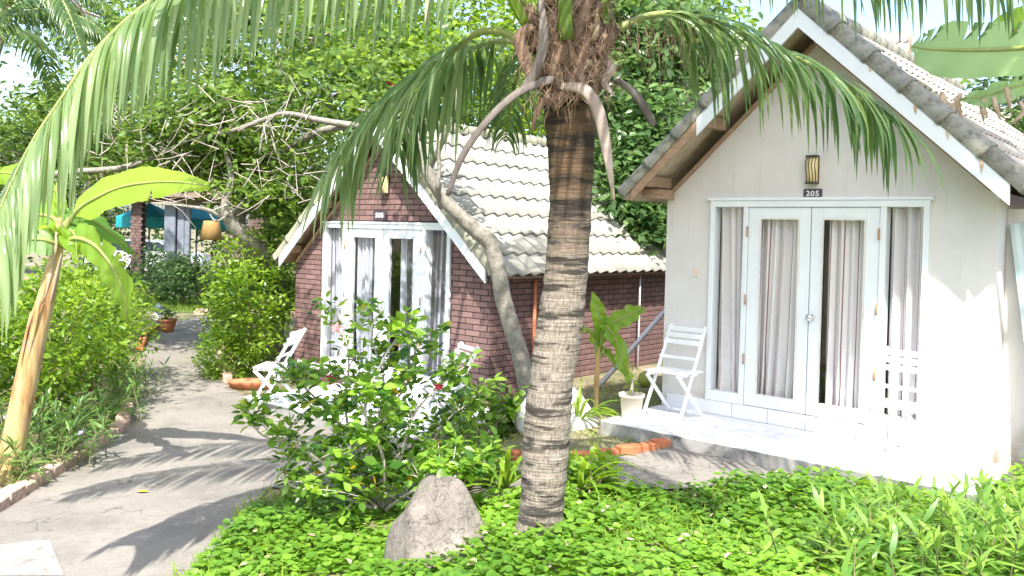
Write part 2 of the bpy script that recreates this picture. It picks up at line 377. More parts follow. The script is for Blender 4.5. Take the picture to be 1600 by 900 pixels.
# ------------------------------------------------------------------ leaf clouds
TPL = {
 'leaf': (np.array([(0, 0, 0), (.22, .20, .05), (.60, .22, .02), (1, 0, -.14), (.60, -.22, .02), (.22, -.20, .05), (.45, 0, -.03)], float),
          [(0, 6, 1), (1, 6, 2), (2, 6, 3), (3, 6, 4), (4, 6, 5), (5, 6, 0)]),
 'small': (np.array([(0, 0, 0), (.45, .26, .05), (1, 0, -.08), (.45, -.26, .05)], float), [(0, 2, 1), (0, 3, 2)]),
 'round': (np.array([(0, 0, -.05), (.18, .38, .05), (.62, .46, .06), (.98, .2, .04), (.98, -.2, .04), (.62, -.46, .06), (.18, -.38, .05), (.5, 0, -.06)], float),
           [(0, 7, 1), (1, 7, 2), (2, 7, 3), (3, 7, 4), (4, 7, 5), (5, 7, 6), (6, 7, 0)]),
 'lance': (np.array([(0, 0, 0), (.3, .085, .03), (.65, .07, -.02), (1, 0, -.16), (.65, -.07, -.02), (.3, -.085, .03)], float),
           [(0, 5, 1), (1, 5, 4, 2), (2, 4, 3)]),
 'blade': (np.array([(0, .035, 0), (0, -.035, 0), (.55, .03, 0), (.55, -.03, 0), (1, 0, -.08)], float), [(0, 1, 3, 2), (2, 3, 4)]),
}
def cloud_mesh(name, P, size, mat, tpl='leaf', D=None, up=.6, tint=None, roll_=.5):
    """one mesh of len(P) leaves; D: direction each leaf points to"""
    P = np.asarray(P, float); n = len(P); T, F = TPL[tpl]
    size = np.broadcast_to(np.asarray(size, float), (n,))
    if D is None:
        a = RNG.uniform(0, 2 * np.pi, n); e = RNG.normal(-.15, .45, n)
        D = np.stack([np.cos(a) * np.cos(e), np.sin(a) * np.cos(e), np.sin(e)], 1)
    D = D / np.linalg.norm(D, axis=1, keepdims=True)
    U = RNG.normal(0, roll_, (n, 3)); U[:, 2] += up + .2
    U -= D * np.sum(U * D, 1, keepdims=True); U /= np.linalg.norm(U, axis=1, keepdims=True) + 1e-9
    S = np.cross(U, D)
    k = len(T)
    Vv = P[:, None, :] + size[:, None, None] * (T[None, :, 0, None] * D[:, None, :] + T[None, :, 1, None] * S[:, None, :] + T[None, :, 2, None] * U[:, None, :])
    Vv = Vv.reshape(-1, 3)
    loops = np.concatenate([np.array(f) for f in F]); lt = np.array([len(f) for f in F])
    L_all = (loops[None, :] + (np.arange(n) * k)[:, None]).ravel()
    tot = np.tile(lt, n); start = np.concatenate([[0], np.cumsum(tot)[:-1]])
    me = bpy.data.meshes.new(name)
    me.vertices.add(len(Vv)); me.vertices.foreach_set('co', Vv.ravel())
    me.loops.add(len(L_all)); me.loops.foreach_set('vertex_index', L_all.astype(np.int32))
    me.polygons.add(len(tot)); me.polygons.foreach_set('loop_start', start.astype(np.int32)); me.polygons.foreach_set('loop_total', tot.astype(np.int32))
    me.update(calc_edges=True)
    if tint is None: tint = RNG.uniform(0, 1, n)
    at_ = me.attributes.new('tint', 'FLOAT', 'POINT'); at_.data.foreach_set('value', np.repeat(tint, k).astype(np.float32))
    me.materials.append(mat); me.polygons.foreach_set('use_smooth', np.ones(len(tot), bool))
    return me
def clump_pts(c, rad, nclump, per, spread, hollow=.5, base=None):
    """leaf positions gathered in clumps through an ellipsoid, with the clump centres"""
    c = np.array(c, float); rad = np.array(rad, float)
    d = RNG.normal(size=(nclump, 3)); d /= np.linalg.norm(d, axis=1, keepdims=True)
    r = hollow + (1 - hollow) * RNG.random(nclump) ** .6
    cc = c + d * rad * r[:, None] * RNG.uniform(.82, 1.08, nclump)[:, None]
    P = cc[:, None, :] + RNG.normal(0, 1, (nclump, per, 3)) * np.array(spread)[None, None, :]
    ct = RNG.random(nclump); tint = np.clip(ct[:, None] * .6 + RNG.random((nclump, per)) * .5 - .05, 0, .97)
    return P.reshape(-1, 3), cc, tint.ravel()
def curve_pts(a, b, sag=0.0, n=6, jit=0.0):
    a, b = Vector(a), Vector(b); out = []
    for i in range(n + 1):
        t = i / n; p = a.lerp(b, t); p.z += sag * 4 * t * (1 - t)
        if 0 < i < n and jit: p += V(random.gauss(0, jit), random.gauss(0, jit), random.gauss(0, jit))
        out.append(p)
    return out
def spline(pts, n):
    """Catmull-Rom through pts, n samples"""
    P = [Vector(p) for p in pts]; P = [P[0] * 2 - P[1]] + P + [P[-1] * 2 - P[-2]]; m_ = len(P) - 3; out = []
    for i in range(n + 1):
        u = i / n * m_; k = min(int(u), m_ - 1); t = u - k
        a, b, c, d = P[k:k + 4]
        out.append(.5 * ((2 * b) + (c - a) * t + (2 * a - 5 * b + 4 * c - d) * t * t + (3 * b - a - 3 * c + d) * t ** 3))
    return out
def lin(vals, n):
    m_ = len(vals) - 1
    return [vals[min(int(i / n * m_), m_ - 1)] * (1 - (i / n * m_ - min(int(i / n * m_), m_ - 1))) + vals[min(int(i / n * m_), m_ - 1) + 1] * (i / n * m_ - min(int(i / n * m_), m_ - 1)) for i in range(n + 1)]

def shrub(name, label, cat, base, c, rad, ncl, per, size, mat, tpl='leaf', spread=.09, group=None, stems=9, hollow=.45, up=.6, stem_mat='stem', stem_r=.012):
    """shrub thing: stems + foliage"""
    root = empty(name, base); tag(root, label, cat, group); b = Vector(base)
    P, cc, ti = clump_pts(Vector(c) - b, rad, ncl, per, (spread, spread, spread * .8), hollow)
    P[:, 2] = np.maximum(P[:, 2], .03)
    sz = size * RNG.uniform(.65, 1.2, len(P))
    link('foliage', cloud_mesh('foliage', P, sz, LM[mat], tpl, up=up, tint=ti), root, 'stuff')
    mb = MB(); idx = list(range(ncl)); random.shuffle(idx)
    for k in idx[:stems]:
        e = Vector(cc[k]); s = V(random.uniform(-.1, .1) * rad[0], random.uniform(-.1, .1) * rad[1], 0)
        q = curve_pts(s, e, .12 * rad[2], 5, .02); mb.tube(q, lin([stem_r, stem_r * .35], 5), 5)
    mb.build('stem', M[stem_mat], root, 'stuff')
    return root

# ------------------------------------------------------------------ ground, path
def axis(lo, hi, fine0, fine1, st, coarse):
    a = list(np.arange(fine0, fine1 + 1e-6, st)); x = fine0; s = st
    while x > lo: s *= 1.6; x -= s; a.insert(0, max(x, lo))
    x = fine1; s = st
    while x < hi: s *= 1.6; x += s; a.append(min(x, hi))
    return a
xs = axis(-400, 400, -8, 7, .15, 1.6); ys = axis(-200, 900, 1.5, 21, .18, 1.6)
mb = MB(); nx = len(xs)
mb.add([V(x, y, hgt(x, y)) for y in ys for x in xs], [(j * nx + i, j * nx + i + 1, (j + 1) * nx + i + 1, (j + 1) * nx + i) for j in range(len(ys) - 1) for i in range(nx - 1)], True)
tag(mb.build('ground', M['ground']), kind='structure')

def strip_sheet(name, A_, B_, dz, mat, nlat=14, sub=6, kind='structure'):
    """sheet between two edge lines, laid over the ground"""
    A2 = spline([V(*p, 0) for p in A_], (len(A_) - 1) * sub); B2 = spline([V(*p, 0) for p in B_], (len(B_) - 1) * sub)
    mb = MB(); n = len(A2)
    vs = []
    for a, b in zip(A2, B2):
        for k in range(nlat + 1):
            p = a.lerp(b, k / nlat); vs.append(V(p.x, p.y, hgt(p.x, p.y) + dz))
    mb.add(vs, [(i * (nlat + 1) + k, i * (nlat + 1) + k + 1, (i + 1) * (nlat + 1) + k + 1, (i + 1) * (nlat + 1) + k) for i in range(n - 1) for k in range(nlat)], True)
    o = mb.build(name, mat); return tag(o, kind=kind)
PL = [(-3.4, 1), (-3.5, 4), (-3.7, 6.3), (-3.85, 8.1), (-4.0, 9), (-4.35, 9.9), (-5.1, 12), (-6.2, 14.5), (-6.9, 16.5), (-7.3, 18.4), (-7.2, 20.5)]
PR = [(-1.4, 1), (-1.7, 4), (-1.9, 5.8), (-1.95, 7.1), (-2.2, 9.2), (-3.1, 10.5), (-3.9, 11.7), (-4.95, 14.5), (-5.9, 17), (-6.2, 18.6), (-5.7, 20.5)]
strip_sheet('path', PL, PR, .012, M['path'])
BED = [place(*p) for p in [(650, 686), (672, 698), (700, 706), (740, 712), (800, 717), (880, 719), (950, 715), (1005, 707), (1040, 697), (1056, 686)]]
DB = [(-1.93, 7.0), (-1.2, 6.75), (-.5, 6.5), (.3, 6.25), (1.1, 6.2), (1.9, 6.35), (2.6, 6.1)]
DT = [(-2.2, 9.3), (-1.2, 8.9), (BED[2].x, BED[2].y), (BED[5].x - .2, BED[5].y), (BED[8].x, BED[8].y + .02), (1.9, 7.1), (2.75, 6.4)]
strip_sheet('paved_forecourt', DB, DT, .02, M['path'])
mb = MB(); vs = [place(*p) for p in [(-40, 862), (60, 848), (78, 850), (100, 905), (-40, 905)]]
mb.add([v + V(0, 0, .022) for v in vs], [(0, 1, 2, 3, 4)])
tag(mb.build('concrete_patch', surf('pale_concrete', (.25, .235, .215), (.31, .29, .265), 5, .9, .5, .006, dirt=((.17, .155, .135), 9, .52))), kind='structure')

# ------------------------------------------------------------------ bungalows
AX = V(.75457787, -.65621051, 0); NX = V(-.65621051, -.75457787, 0)     # along the fronts; out of the fronts
RZ = math.atan2(AX.y, AX.x)
def house_pt(P0, a, n, z): return V(P0[0], P0[1], 0) + AX * a + NX * n + V(0, 0, z)

def wave_tile(name, mat, w, L, period, amp=.022, th=.016, lift=.028):
    """one wavy roof tile: x runs down the slope, y along the eave, z out"""
    mb = MB(); n = int(round(w / period * 8)); top = []; bot = []
    for i in range(n + 1):
        y = w * i / n; z = amp * math.cos(2 * math.pi * y / period)
        top.append((y, z)); bot.append((y, z - th))
    vs = [V(0, y, z) for y, z in top] + [V(L, y, z + lift) for y, z in top] + [V(L, y, z + lift) for y, z in bot]
    k = n + 1
    fs = [(i, i + 1, k + i + 1, k + i) for i in range(n)] + [(k + i, k + i + 1, 2 * k + i + 1, 2 * k + i) for i in range(n)]
    mb.add(vs, fs, True)
    return mb.mesh(name, mat)
def slope_frame(side, apex_z, slope, y0=0.0):
    """matrix whose x runs down the roof slope on the given side, from the ridge"""
    d = V(side, 0, -slope).normalized(); y = V(0, 1, 0); z = d.cross(y)
    if z.z < 0: z = -z
    Mx = Matrix((d, y, z)).transposed().to_4x4(); Mx.translation = V(0, y0, apex_z)
    return Mx
def bake(me, mats, name, mat):
    """many copies of a mesh joined in one"""
    co = np.empty(len(me.vertices) * 3); me.vertices.foreach_get('co', co); co = co.reshape(-1, 3)
    fs = [tuple(p.vertices) for p in me.polygons]; mb = MB(); k = len(co)
    for Mx in mats:
        A = np.array(Mx); vv = co @ A[:3, :3].T + A[:3, 3]
        b = len(mb.v); mb.v += [tuple(v) for v in vv]; mb.f += [tuple(b + i for i in f) for f in fs]; mb.sm += [True] * len(fs)
    return mb.mesh(name, mat)

def text_mesh(txt, size, mat, parent, name='number'):
    cu = bpy.data.curves.new('tmp_text', 'FONT'); cu.body = txt; cu.size = size; cu.align_x = 'CENTER'; cu.align_y = 'CENTER'; cu.extrude = .0015; cu.offset = size * .02; cu.space_character = 1.12
    o = bpy.data.objects.new('tmp_text', cu); COL.objects.link(o)
    dg = bpy.context.evaluated_depsgraph_get(); me = bpy.data.meshes.new_from_object(o.evaluated_get(dg))
    bpy.data.objects.remove(o); me.materials.clear(); me.materials.append(mat)
    ob = link(name, me, parent); ob.rotation_euler = (R_(90), 0, 0); return ob

def curtain(label, root_loc, x0, x1, z0, z1, mat, seed, group):
    rnd = random.Random(seed); n = 46; mb = MB(); us = []
    ph = rnd.uniform(0, 6); ww = x1 - x0; k1 = rnd.uniform(17, 24)
    rows = 7; vs = []; skew = rnd.uniform(-.06, .09)
    for j in range(rows + 1):
        t = j / rows
        for i in range(n + 1):
            u = i / n; x = x0 + ww * u + skew * (1 - t) * math.sin(u * 3)
            y = .035 * math.sin(k1 * u * ww * 3.2 + ph + .5 * t) + .012 * math.sin(47 * u * ww + ph * 2 + t)
            if t < .2: y += .02 * math.sin(30 * u + 9 * t)
            vs.append(V(x, y, z0 + (z1 - z0) * t)); us.append((u * ww * 1.5 + skew * 0 + .06 * seed, t))
    fs = [(j * (n + 1) + i, j * (n + 1) + i + 1, (j + 1) * (n + 1) + i + 1, (j + 1) * (n + 1) + i) for j in range(rows) for i in range(n)]
    mb.add(vs, fs, True); me = mb.mesh('curtain', mat); uv = me.uv_layers.new(name='UVMap')
    for lp in me.loops: uv.data[lp.index].uv = us[lp.vertex_index]
    o = link('curtain', me); o.location = root_loc; o.rotation_euler = (0, 0, RZ)
    return tag(o, label, 'curtain', group)

def bungalow(p):
    """local frame: x along the front, y into the house, z up from the floor of the terrace"""
    root = empty('bungalow', p['loc'], RZ); tag(root, p['label'], 'bungalow', 'garden bungalows')
    hw, D, fwid, ft = p['hw'], p['D'], p['fw'], p['ft']
    s, az, o = p['slope'], p['apex'], p['o']          # roof slope, apex height of the bargeboard's lower edge, front overhang
    wall_m = M['mortar'] if p['brick'] else M['plaster']
    zb = p['zb']; T = .14; g = az - .02                # wall top line
    W = MB()
    Lz = lambda x: g - s * abs(x)
    for sd in (-1, 1): W.prism([(sd * fwid, zb), (sd * hw, zb), (sd * hw, min(ft, Lz(hw)))] + ([(sd * (g - ft) / s, ft)] if Lz(hw) < ft < Lz(fwid) else []) + [(sd * fwid, min(ft, Lz(fwid)))], 0, T)
    if Lz(hw) > ft: W.prism([(-hw, ft), (hw, ft), (hw, Lz(hw)), (0, g), (-hw, Lz(hw))], 0, T)
    else: W.prism([(-(g - ft) / s, ft), ((g - ft) / s, ft), (0, g)], 0, T)
    W.prism([(-fwid, zb), (fwid, zb), (fwid, .139), (-fwid, .139)], .004, T)
    for sd in (-1, 1):
        x0, x1 = sorted((sd * hw, sd * (hw - T))); W.box(x0, x1, T, D, zb, g - s * hw - (.0 if sd > 0 else 0))
    W.prism([(-hw, zb), (hw, zb), (hw, g - s * hw), (0, g), (-hw, g - s * hw)], D, D + T)
    W.build('wall', wall_m, root)
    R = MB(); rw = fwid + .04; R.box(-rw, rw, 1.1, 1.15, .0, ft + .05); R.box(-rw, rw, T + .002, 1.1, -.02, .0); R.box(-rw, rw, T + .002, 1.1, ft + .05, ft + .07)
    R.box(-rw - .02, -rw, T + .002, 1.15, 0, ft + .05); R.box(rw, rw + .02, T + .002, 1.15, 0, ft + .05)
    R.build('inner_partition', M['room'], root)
    # --- door frame
    k = fwid / 1.0; f = MB(); y0, y1 = -.03, .10; J = .05 * k; zp = .14
    f.box(-fwid, -fwid + J, y0, y1, zp, ft); f.box(fwid - J, fwid, y0, y1, zp, ft); f.box(-fwid + J, fwid - J, y0, y1, ft - .06, ft)
    for sd in (-1, 1):
        a, b = sorted((sd * .655 * k, sd * .605 * k)); f.box(a, b, y0 + .004, y1, zp, ft - .06)
        a, b = sorted((sd * .655 * k, sd * (fwid - J))); f.box(a, b, y0 + .008, y1, zp, zp + .10); 
    f.box(-fwid - .03, fwid + .03, y0 - .012, 0, ft, ft + .028)
    f.build('door_frame', M['white_wood'], root, bevel=.004)
    for sd in (-1, 1):
        a, b = sorted((sd * .655 * k, sd * (fwid - J)))
        sl_ = MB().box(a, b, .03, .036, zp + .10, ft - .06).build('sidelight_pane', M['glass'], root)
    # --- two door leaves
    for sd in (-1, 1):
        a, b = sorted((sd * .004, sd * .601 * k)); ga, gb = sorted((sd * .105 * k, sd * .485 * k))
        d = MB(); dz0, dz1 = zp + .004, ft - .064; gz0, gz1 = zp + .115, ft - .165
        d.box(a, ga, -.012, .035, dz0, dz1); d.box(gb, b, -.012, .035, dz0, dz1)
        d.box(ga, gb, -.012, .035, dz0, gz0); d.box(ga, gb, -.012, .035, gz1, dz1)
        do = d.build('door', M['white_wood'], root, bevel=.003)
        bd = MB(); e = .012
        bd.box(ga, ga + e, -.018, -.005, gz0, gz1); bd.box(gb - e, gb, -.018, -.005, gz0, gz1); bd.box(ga + e, gb - e, -.018, -.005, gz0, gz0 + e); bd.box(ga + e, gb - e, -.018, -.005, gz1 - e, gz1)
        bd.build('glazing_bead', M['bead'] if not p['brick'] else M['white_wood'], do)
        MB().box(ga, gb, .01, .015, gz0, gz1).build('pane', M['glass'], do)
        for hz in (.28, .55, .86):
            h = MB().tube([V(sd * .603 * k, -.04, hz * ft - .05), V(sd * .603 * k, -.04, hz * ft + .05)], .009, 6); h.build('hinge', M['rust'], do)
    kn = MB(); kn.lathe([(.0, .0), (.028, .002), (.028, .01), (.012, .014), (.012, .035), (.03, .045), (.034, .06), (.026, .075), (0, .08)], 14)
    ko = kn.build('door_knob', M['chrome'], root); ko.rotation_euler = (R_(90), 0, 0); ko.location = (.03, -.012, 1.03 * p['knobk'])
    # --- riser tiles under the doors
    rt = MB().box(0, p['rt'] - .006, -.012, .002, .003, .137).mesh('riser_tile', M['floor_tile'])
    nrt = int(2 * hw / p['rt'])
    for i in range(nrt):
        ro = link('riser_tile', rt, root); ro.location = (-p['rt'] * nrt / 2 + i * p['rt'] + .003, 0, 0)
    # --- bargeboards, purlins
    ln = math.sqrt(1 + s * s); bh = .17; th = .022; tip = p['tip']
    for sd in (-1, 1):
        b = MB(); poly = [(0, az), (sd * tip, az - s * tip), (sd * tip, az - s * tip + bh), (0, az + bh)]
        if sd < 0 and not p['brick']:
            xc = -.95; za = lambda x: az - s * abs(x)
            b.prism([(0, az), (xc, za(xc)), (xc, za(xc) + bh), (0, az + bh)], -o - th, -o); b.build('bargeboard', M['barge'], root)
            MB().prism([(xc, za(xc) + .04), (-tip, za(tip) + .05), (-tip, za(tip) + bh), (xc, za(xc) + bh)], -o - th + .006, -o).build('bare_board', M['wood'], root)
        else: b.prism(poly, -o - th, -o); b.build('bargeboard', M['barge'], root)
        so_ = MB(); e = p['eave']
        so_.prism([(sd * .0, az + bh - .012), (sd * e, az - s * e + bh - .012), (sd * e, az - s * e + bh - .002), (sd * .0, az + bh - .002)], -o, D + T + .15)
        so_.build('roof_underlay', M['wood'] if p['brick'] else M['wood_pale'], root)
        for q in (.06, .42, .78):
            x = sd * tip * (q + .12); pz = az - s * abs(x) + bh - .075
            MB().box(x - .035, x + .035, -o, -.002, pz - .06, pz + .045).build('purlin', M['wood'], root, bevel=.004)
        tr = MB().bar(V(sd * .02, -.02, g - .05), V(sd * (hw - .05), -.02, g - .05 - s * (hw - .07)), .04, .03, (0, 1, 0)).build('verge_trim', M['wood'], root)
    # --- roof tiles
    slen = p['eave'] * ln; rows = p['rows']; ex = slen / rows; tw = p['tw']; ncol = int(math.ceil((D + T + .15 + o - .12) / tw)); rz_ = az + bh + .03
    tm = wave_tile('roof_tile', p['tm'], tw, ex + .03, p['per'])
    for sd in (-1, 1):
        S = slope_frame(sd, rz_, s); mats = []
        for r in range(rows):
            for c in range(ncol):
                y = -o + .12 + c * tw
                Mx = S @ Matrix.Translation((r * ex, y if True else 0, .008 + random.uniform(-.002, .002))) @ Matrix.Rotation(random.uniform(-.006, .006), 4, 'Z')
                if sd > 0:
                    to = link('roof_tile', tm, root); to.matrix_local = Mx
                else: mats.append(Mx)
        if sd < 0: link('roof_tile', bake(tm, mats, 'roof_tile_far_slope', p['tm']), root, 'stuff')
    # --- barrel caps down the verges and along the ridge
    cl = .38
    def cap_mesh():
        mb = MB(); seg = 14; vs = []
        prof = [(0, .094), (.03, .090), (cl - .03, .096), (cl - .026, .102), (cl + .01, .103)]
        for x, r in prof:
            for k_ in range(seg + 1):
                a = math.pi * (-.16 + 1.32 * k_ / seg); vs.append(V(x, -math.cos(a) * r, math.sin(a) * r - .02))
        for k_ in range(seg + 1):
            a = math.pi * (-.16 + 1.32 * k_ / seg); vs.append(V(cl + .01, -math.cos(a) * .098, math.sin(a) * .098 - .02))
        q = seg + 1; fs = [(i * q + k_, i * q + k_ + 1, (i + 1) * q + k_ + 1, (i + 1) * q + k_) for i in range(len(prof)) for k_ in range(seg)]
        mb.add(vs, fs, True); me = mb.mesh('verge_cap_tile', p['cm'])
        return me
    cm = cap_mesh()
    n_c = int(round((tip + .1) * ln / cl)); st = (tip + .1) * ln / n_c
    for sd in (-1, 1):
        S = slope_frame(sd, rz_, s)
        for i in range(n_c):
            co = link('verge_cap_tile', cm, root); co.matrix_local = S @ Matrix.Translation((i * st, -o + .055, .035)) @ Matrix.Scale(st / cl * 1.0, 4, (1, 0, 0))
    nr = int((D + T + o) / cl)
    for i in range(nr):
        co = link('ridge_cap_tile', cm, root); co.matrix_local = Matrix.Translation((0, -o + .1 + i * cl, rz_ + .03)) @ Matrix.Rotation(R_(90), 4, 'Z')
    # --- number plate and lamp
    pl = MB().box(-.085 * p['ps'], .085 * p['ps'], -.012, -.001, -.043 * p['ps'], .043 * p['ps']).build('number_plate', M['plate'], root, bevel=.002); pl.location = (p['nx'], -.014 - p['proud'] if p['brick'] else 0, p['nz'])
    tx = text_mesh(p['num'], .066 * p['ps'] * (.88 if p['brick'] else 1), M['digit'], pl); tx.location = (0, -.0135, 0); tx.scale = (1.15, 1, 1)
    lamp = MB(); 
    lamp.box(-.05, .05, -.015, -.001, -.125, .125).box(-.052, .052, -.075, -.0151, .112, .128).box(-.052, .052, -.075, -.0151, -.128, -.112)
    lo = lamp.build('wall_lamp', M['dark'], root); lo.location = (p['lx'], -p['proud'], p['lz'])
    sh = MB(); n = 12; vs = []
    for i in range(n + 1):
        z = -.11 + .22 * i / n; yb = -.055 - .022 * math.sin(math.pi * i / n)
        vs += [V(-.045, yb, z), V(.045, yb, z), V(-.045, -.02, z), V(.045, -.02, z)]
    fs = []
    for i in range(n):
        b = i * 4; fs += [(b, b + 1, b + 5, b + 4), (b + 2, b, b + 4, b + 6), (b + 1, b + 3, b + 7, b + 5)]
    sh.add(vs, fs, True); sh.build('lamp_shade', M['shade'], lo)
    for x in (-.044, -.015, .015, .044):
        sb = MB(); sb.tube([V(x + .006 * math.sin(i * .8), -.06 - .022 * math.sin(math.pi * i / 8), -.115 + .23 * i / 8) for i in range(9)], .0035, 5); sb.build('lamp_rib', M['dark'], lo)
    # --- bricks
    if p['brick']:
        bh_, bl = .070, .235; cand = []
        def proj_size(a, n_, z): x, y, d = project(root_pt(a, n_, z)); return x, y, d
        def root_pt(a, y, z): return V(*p['loc']) + AX * a - NX * y + V(0, 0, z)
        nc = int((g - zb) / bh_) + 1
        for c in range(nc):
            z = zb + c * bh_; off = (c % 2) * bl / 2
            xr = min(hw, (g - z - bh_) / s) if z > g - s * hw - bh_ else hw
            if xr < .1: continue
            x = -hw - bl + off
            while x < hw:
                a, b = max(x, -xr), min(x + bl, xr)
                segs = [(a, b)]
                if z < ft + .01 and z + bh_ > 0: segs = [(a, min(b, -fwid - .004)), (max(a, fwid + .004), b)]
                if z + bh_ > ft and z < ft + .03: segs = [(a, min(b, -fwid - .034)), (max(a, fwid + .034), b)]
                for a_, b_ in segs:
                    if b_ - a_ > .03: cand.append(('f', a_, b_, z))
                x += bl
        for c in range(int((g - s * hw - zb) / bh_)):
            z = zb + c * bh_; y = .0 + (c % 2) * bl / 2 - bl / 2
            while y < D:
                a, b = max(y, .0), min(y + bl, D)
                if b - a > .03: cand.append(('s', a, b, z))
                y += bl
        bm_cache = {}
        def bmesh_for(w, side, orange):
            key = (round(w, 2), side, orange)
            if key not in bm_cache:
                mb = MB(); G = .010; H = bh_ - G; w2 = round(w, 2) - G; pr = .006; e = .004
                front = [V(e, -pr, e), V(w2 - e, -pr, e), V(w2 - e, -pr, H - e), V(e, -pr, H - e)]
                back = [V(0, .001, 0), V(w2, .001, 0), V(w2, .001, H), V(0, .001, H)]
                vs = front + back; fs = [(0, 1, 2, 3)] + [(i, i + 4, (i + 1) % 4 + 4, (i + 1) % 4) for i in range(4)]
                if side: vs = [V(-v.y, v.x, v.z) for v in vs]
                else: fs = [f_ for f_ in fs]
                mb.add(vs, fs); me = mb.mesh('brick', M['brick_orange'] if orange else M['brick'])
                bm = bmesh.new(); bm.from_mesh(me); bmesh.ops.recalc_face_normals(bm, faces=bm.faces)
                bm.faces.ensure_lookup_table()
                ff = bm.faces[0]; want = V(1, 0, 0) if side else V(0, -1, 0)
                if ff.normal.dot(want) < 0: bmesh.ops.reverse_faces(bm, faces=bm.faces)
                bm.to_mesh(me); bm.free(); bm_cache[key] = me
            return bm_cache[key]
        scored = []
        for t_, a, b, z in cand:
            mid = (a + b) / 2
            pt = root_pt(mid, 0, z) if t_ == 'f' else root_pt(hw, mid, z); x, y, d = project(pt)
            vis = 1.0
            if t_ == 's' and (x > 1042 or 842 < x < 905): vis = .15
            if t_ == 'f' and z > .9 and x < 560 and z > ft: vis = .5
            if y > 600: vis *= .4
            scored.append((vis * (b - a) / d, t_, a, b, z))
        scored.sort(reverse=True); rest = []
        for i, (sc, t_, a, b, z) in enumerate(scored):
            me = bmesh_for(b - a, t_ == 's', t_ == 's' and z < zb + 3 * bh_)
            loc = V(a + .006, 0, z + .006) if t_ == 'f' else V(hw, a + .006, z + .006)
            if i < 290:
                bo = link('brick', me, root); bo.location = loc
            else: rest.append((me, loc))
        mb = MB(); mb2 = MB()
        for me, loc in rest:
            tgt = mb2 if me.materials[0] == M['brick_orange'] else mb
            tgt.add([v.co + loc for v in me.vertices], [tuple(f_.vertices) for f_ in me.polygons])
        link('brick', mb.mesh('brick_rest', M['brick']), root, 'stuff')
        if mb2.v: link('brick', mb2.mesh('brick_rest_orange', M['brick_orange']), root, 'stuff')
    return root

P205 = (2.704, 7.761, .13); P505 = (-1.658, 11.053, -.17)
b205 = bungalow(dict(loc=P205, label='cream plastered bungalow with plate 205 above white glazed double doors', hw=1.5, D=4.6, fw=1.0, ft=2.085, zb=-.25,
    slope=.93, apex=3.69 - .13, o=.42, tip=1.655, eave=1.76, rows=8, tw=.36, per=.18, tm=M['tile205'], cm=M['cap205'], brick=False, proud=0,
    num='205', ps=1.0, nx=.005, nz=2.145 - .0, lx=.005, lz=2.36, rt=.36, knobk=1.0))
b505 = bungalow(dict(loc=P505, label='mauve brick bungalow with plate 505 and cream wavy tile roof', hw=1.9, D=4.9, fw=1.245, ft=2.09, zb=-.25,
    slope=.885, apex=3.22, o=.2, tip=2.0, eave=2.12, rows=8, tw=.44, per=.22, tm=M['tile505'], cm=M['cap505'], brick=True, proud=.016,
    num='505', ps=1.5, nx=-.04, nz=2.20, lx=.06, lz=2.60, rt=.4, knobk=1.0))
M['stain'] = surf('rust_stain', (.42, .27, .15), (.66, .60, .52), 30, .7, 0)
for a_s, l_s in ((.62, .04), (.98, .07), (1.22, .06), (1.46, .09)):
    zt = 3.56 - .93 * a_s + .168; mbs = MB()
    mbs.add([V(a_s - .018, -.444, zt), V(a_s + .020, -.444, zt - .018), V(a_s + .018, -.444, zt - l_s * .5), V(a_s + .006, -.444, zt - l_s * 1.25), V(a_s - .010, -.444, zt - l_s * .7)], [(0, 1, 2, 3, 4)]); mbs.build('rust_stain', M['stain'], b205)
# (details)
# switch plate and screw marks on the cream wall
MB().box(-1.17, -1.115, -.010, -.001, 1.33, 1.43).build('switch_plate', M['pot'], b205, bevel=.002)
# rear extension of the cream bungalow that shows right of its corner
mb = MB(); mb.box(1.502, 3.4, .30, 2.6, -.25, 2.02); mb.build('side_extension', M['plaster'], b205)
# purlin stub on its front left corner
MB().box(-1.62, -1.42, -.30, -.002, 2.10, 2.19).build('purlin', M['wood'], b205, bevel=.004)

for (x0, x1, lab, sd) in ((-.95, -.66, 'grey and maroon striped curtain in left side window of cream bungalow', 1), (-.50, -.09, 'grey and maroon striped curtain behind left door of cream bungalow', 2),
                          (.12, .50, 'grey and maroon striped curtain drawn aside behind right door of cream bungalow', 3), (.66, .95, 'grey and maroon striped curtain in right side window of cream bungalow', 4)):
    curtain(lab, P205, x0, x1, .16, 2.06, M['curtain_red'], sd, 'curtains behind the glass')
    # hung a hand's breadth behind the panes
    bpy.data.objects[-1].location = V(*P205) - NX * .16 if False else bpy.data.objects[-1].location
for (x0, x1, lab, sd) in ((-1.17, -.84, 'narrow grey striped curtain in left side window of brick bungalow', 5), (-.57, -.14, 'grey striped curtain behind left door of brick bungalow', 6),
                          (.25, .62, 'grey striped curtain behind right door of brick bungalow', 7), (.84, 1.17, 'narrow grey striped curtain in right side window of brick bungalow', 8)):
    curtain(lab, P505, x0, x1, .16, 2.06, M['curtain_grey'], sd, 'curtains behind the glass')
for o in [o for o in bpy.data.objects if o.name.startswith('curtain')]:
    o.location = o.location - NX * .085

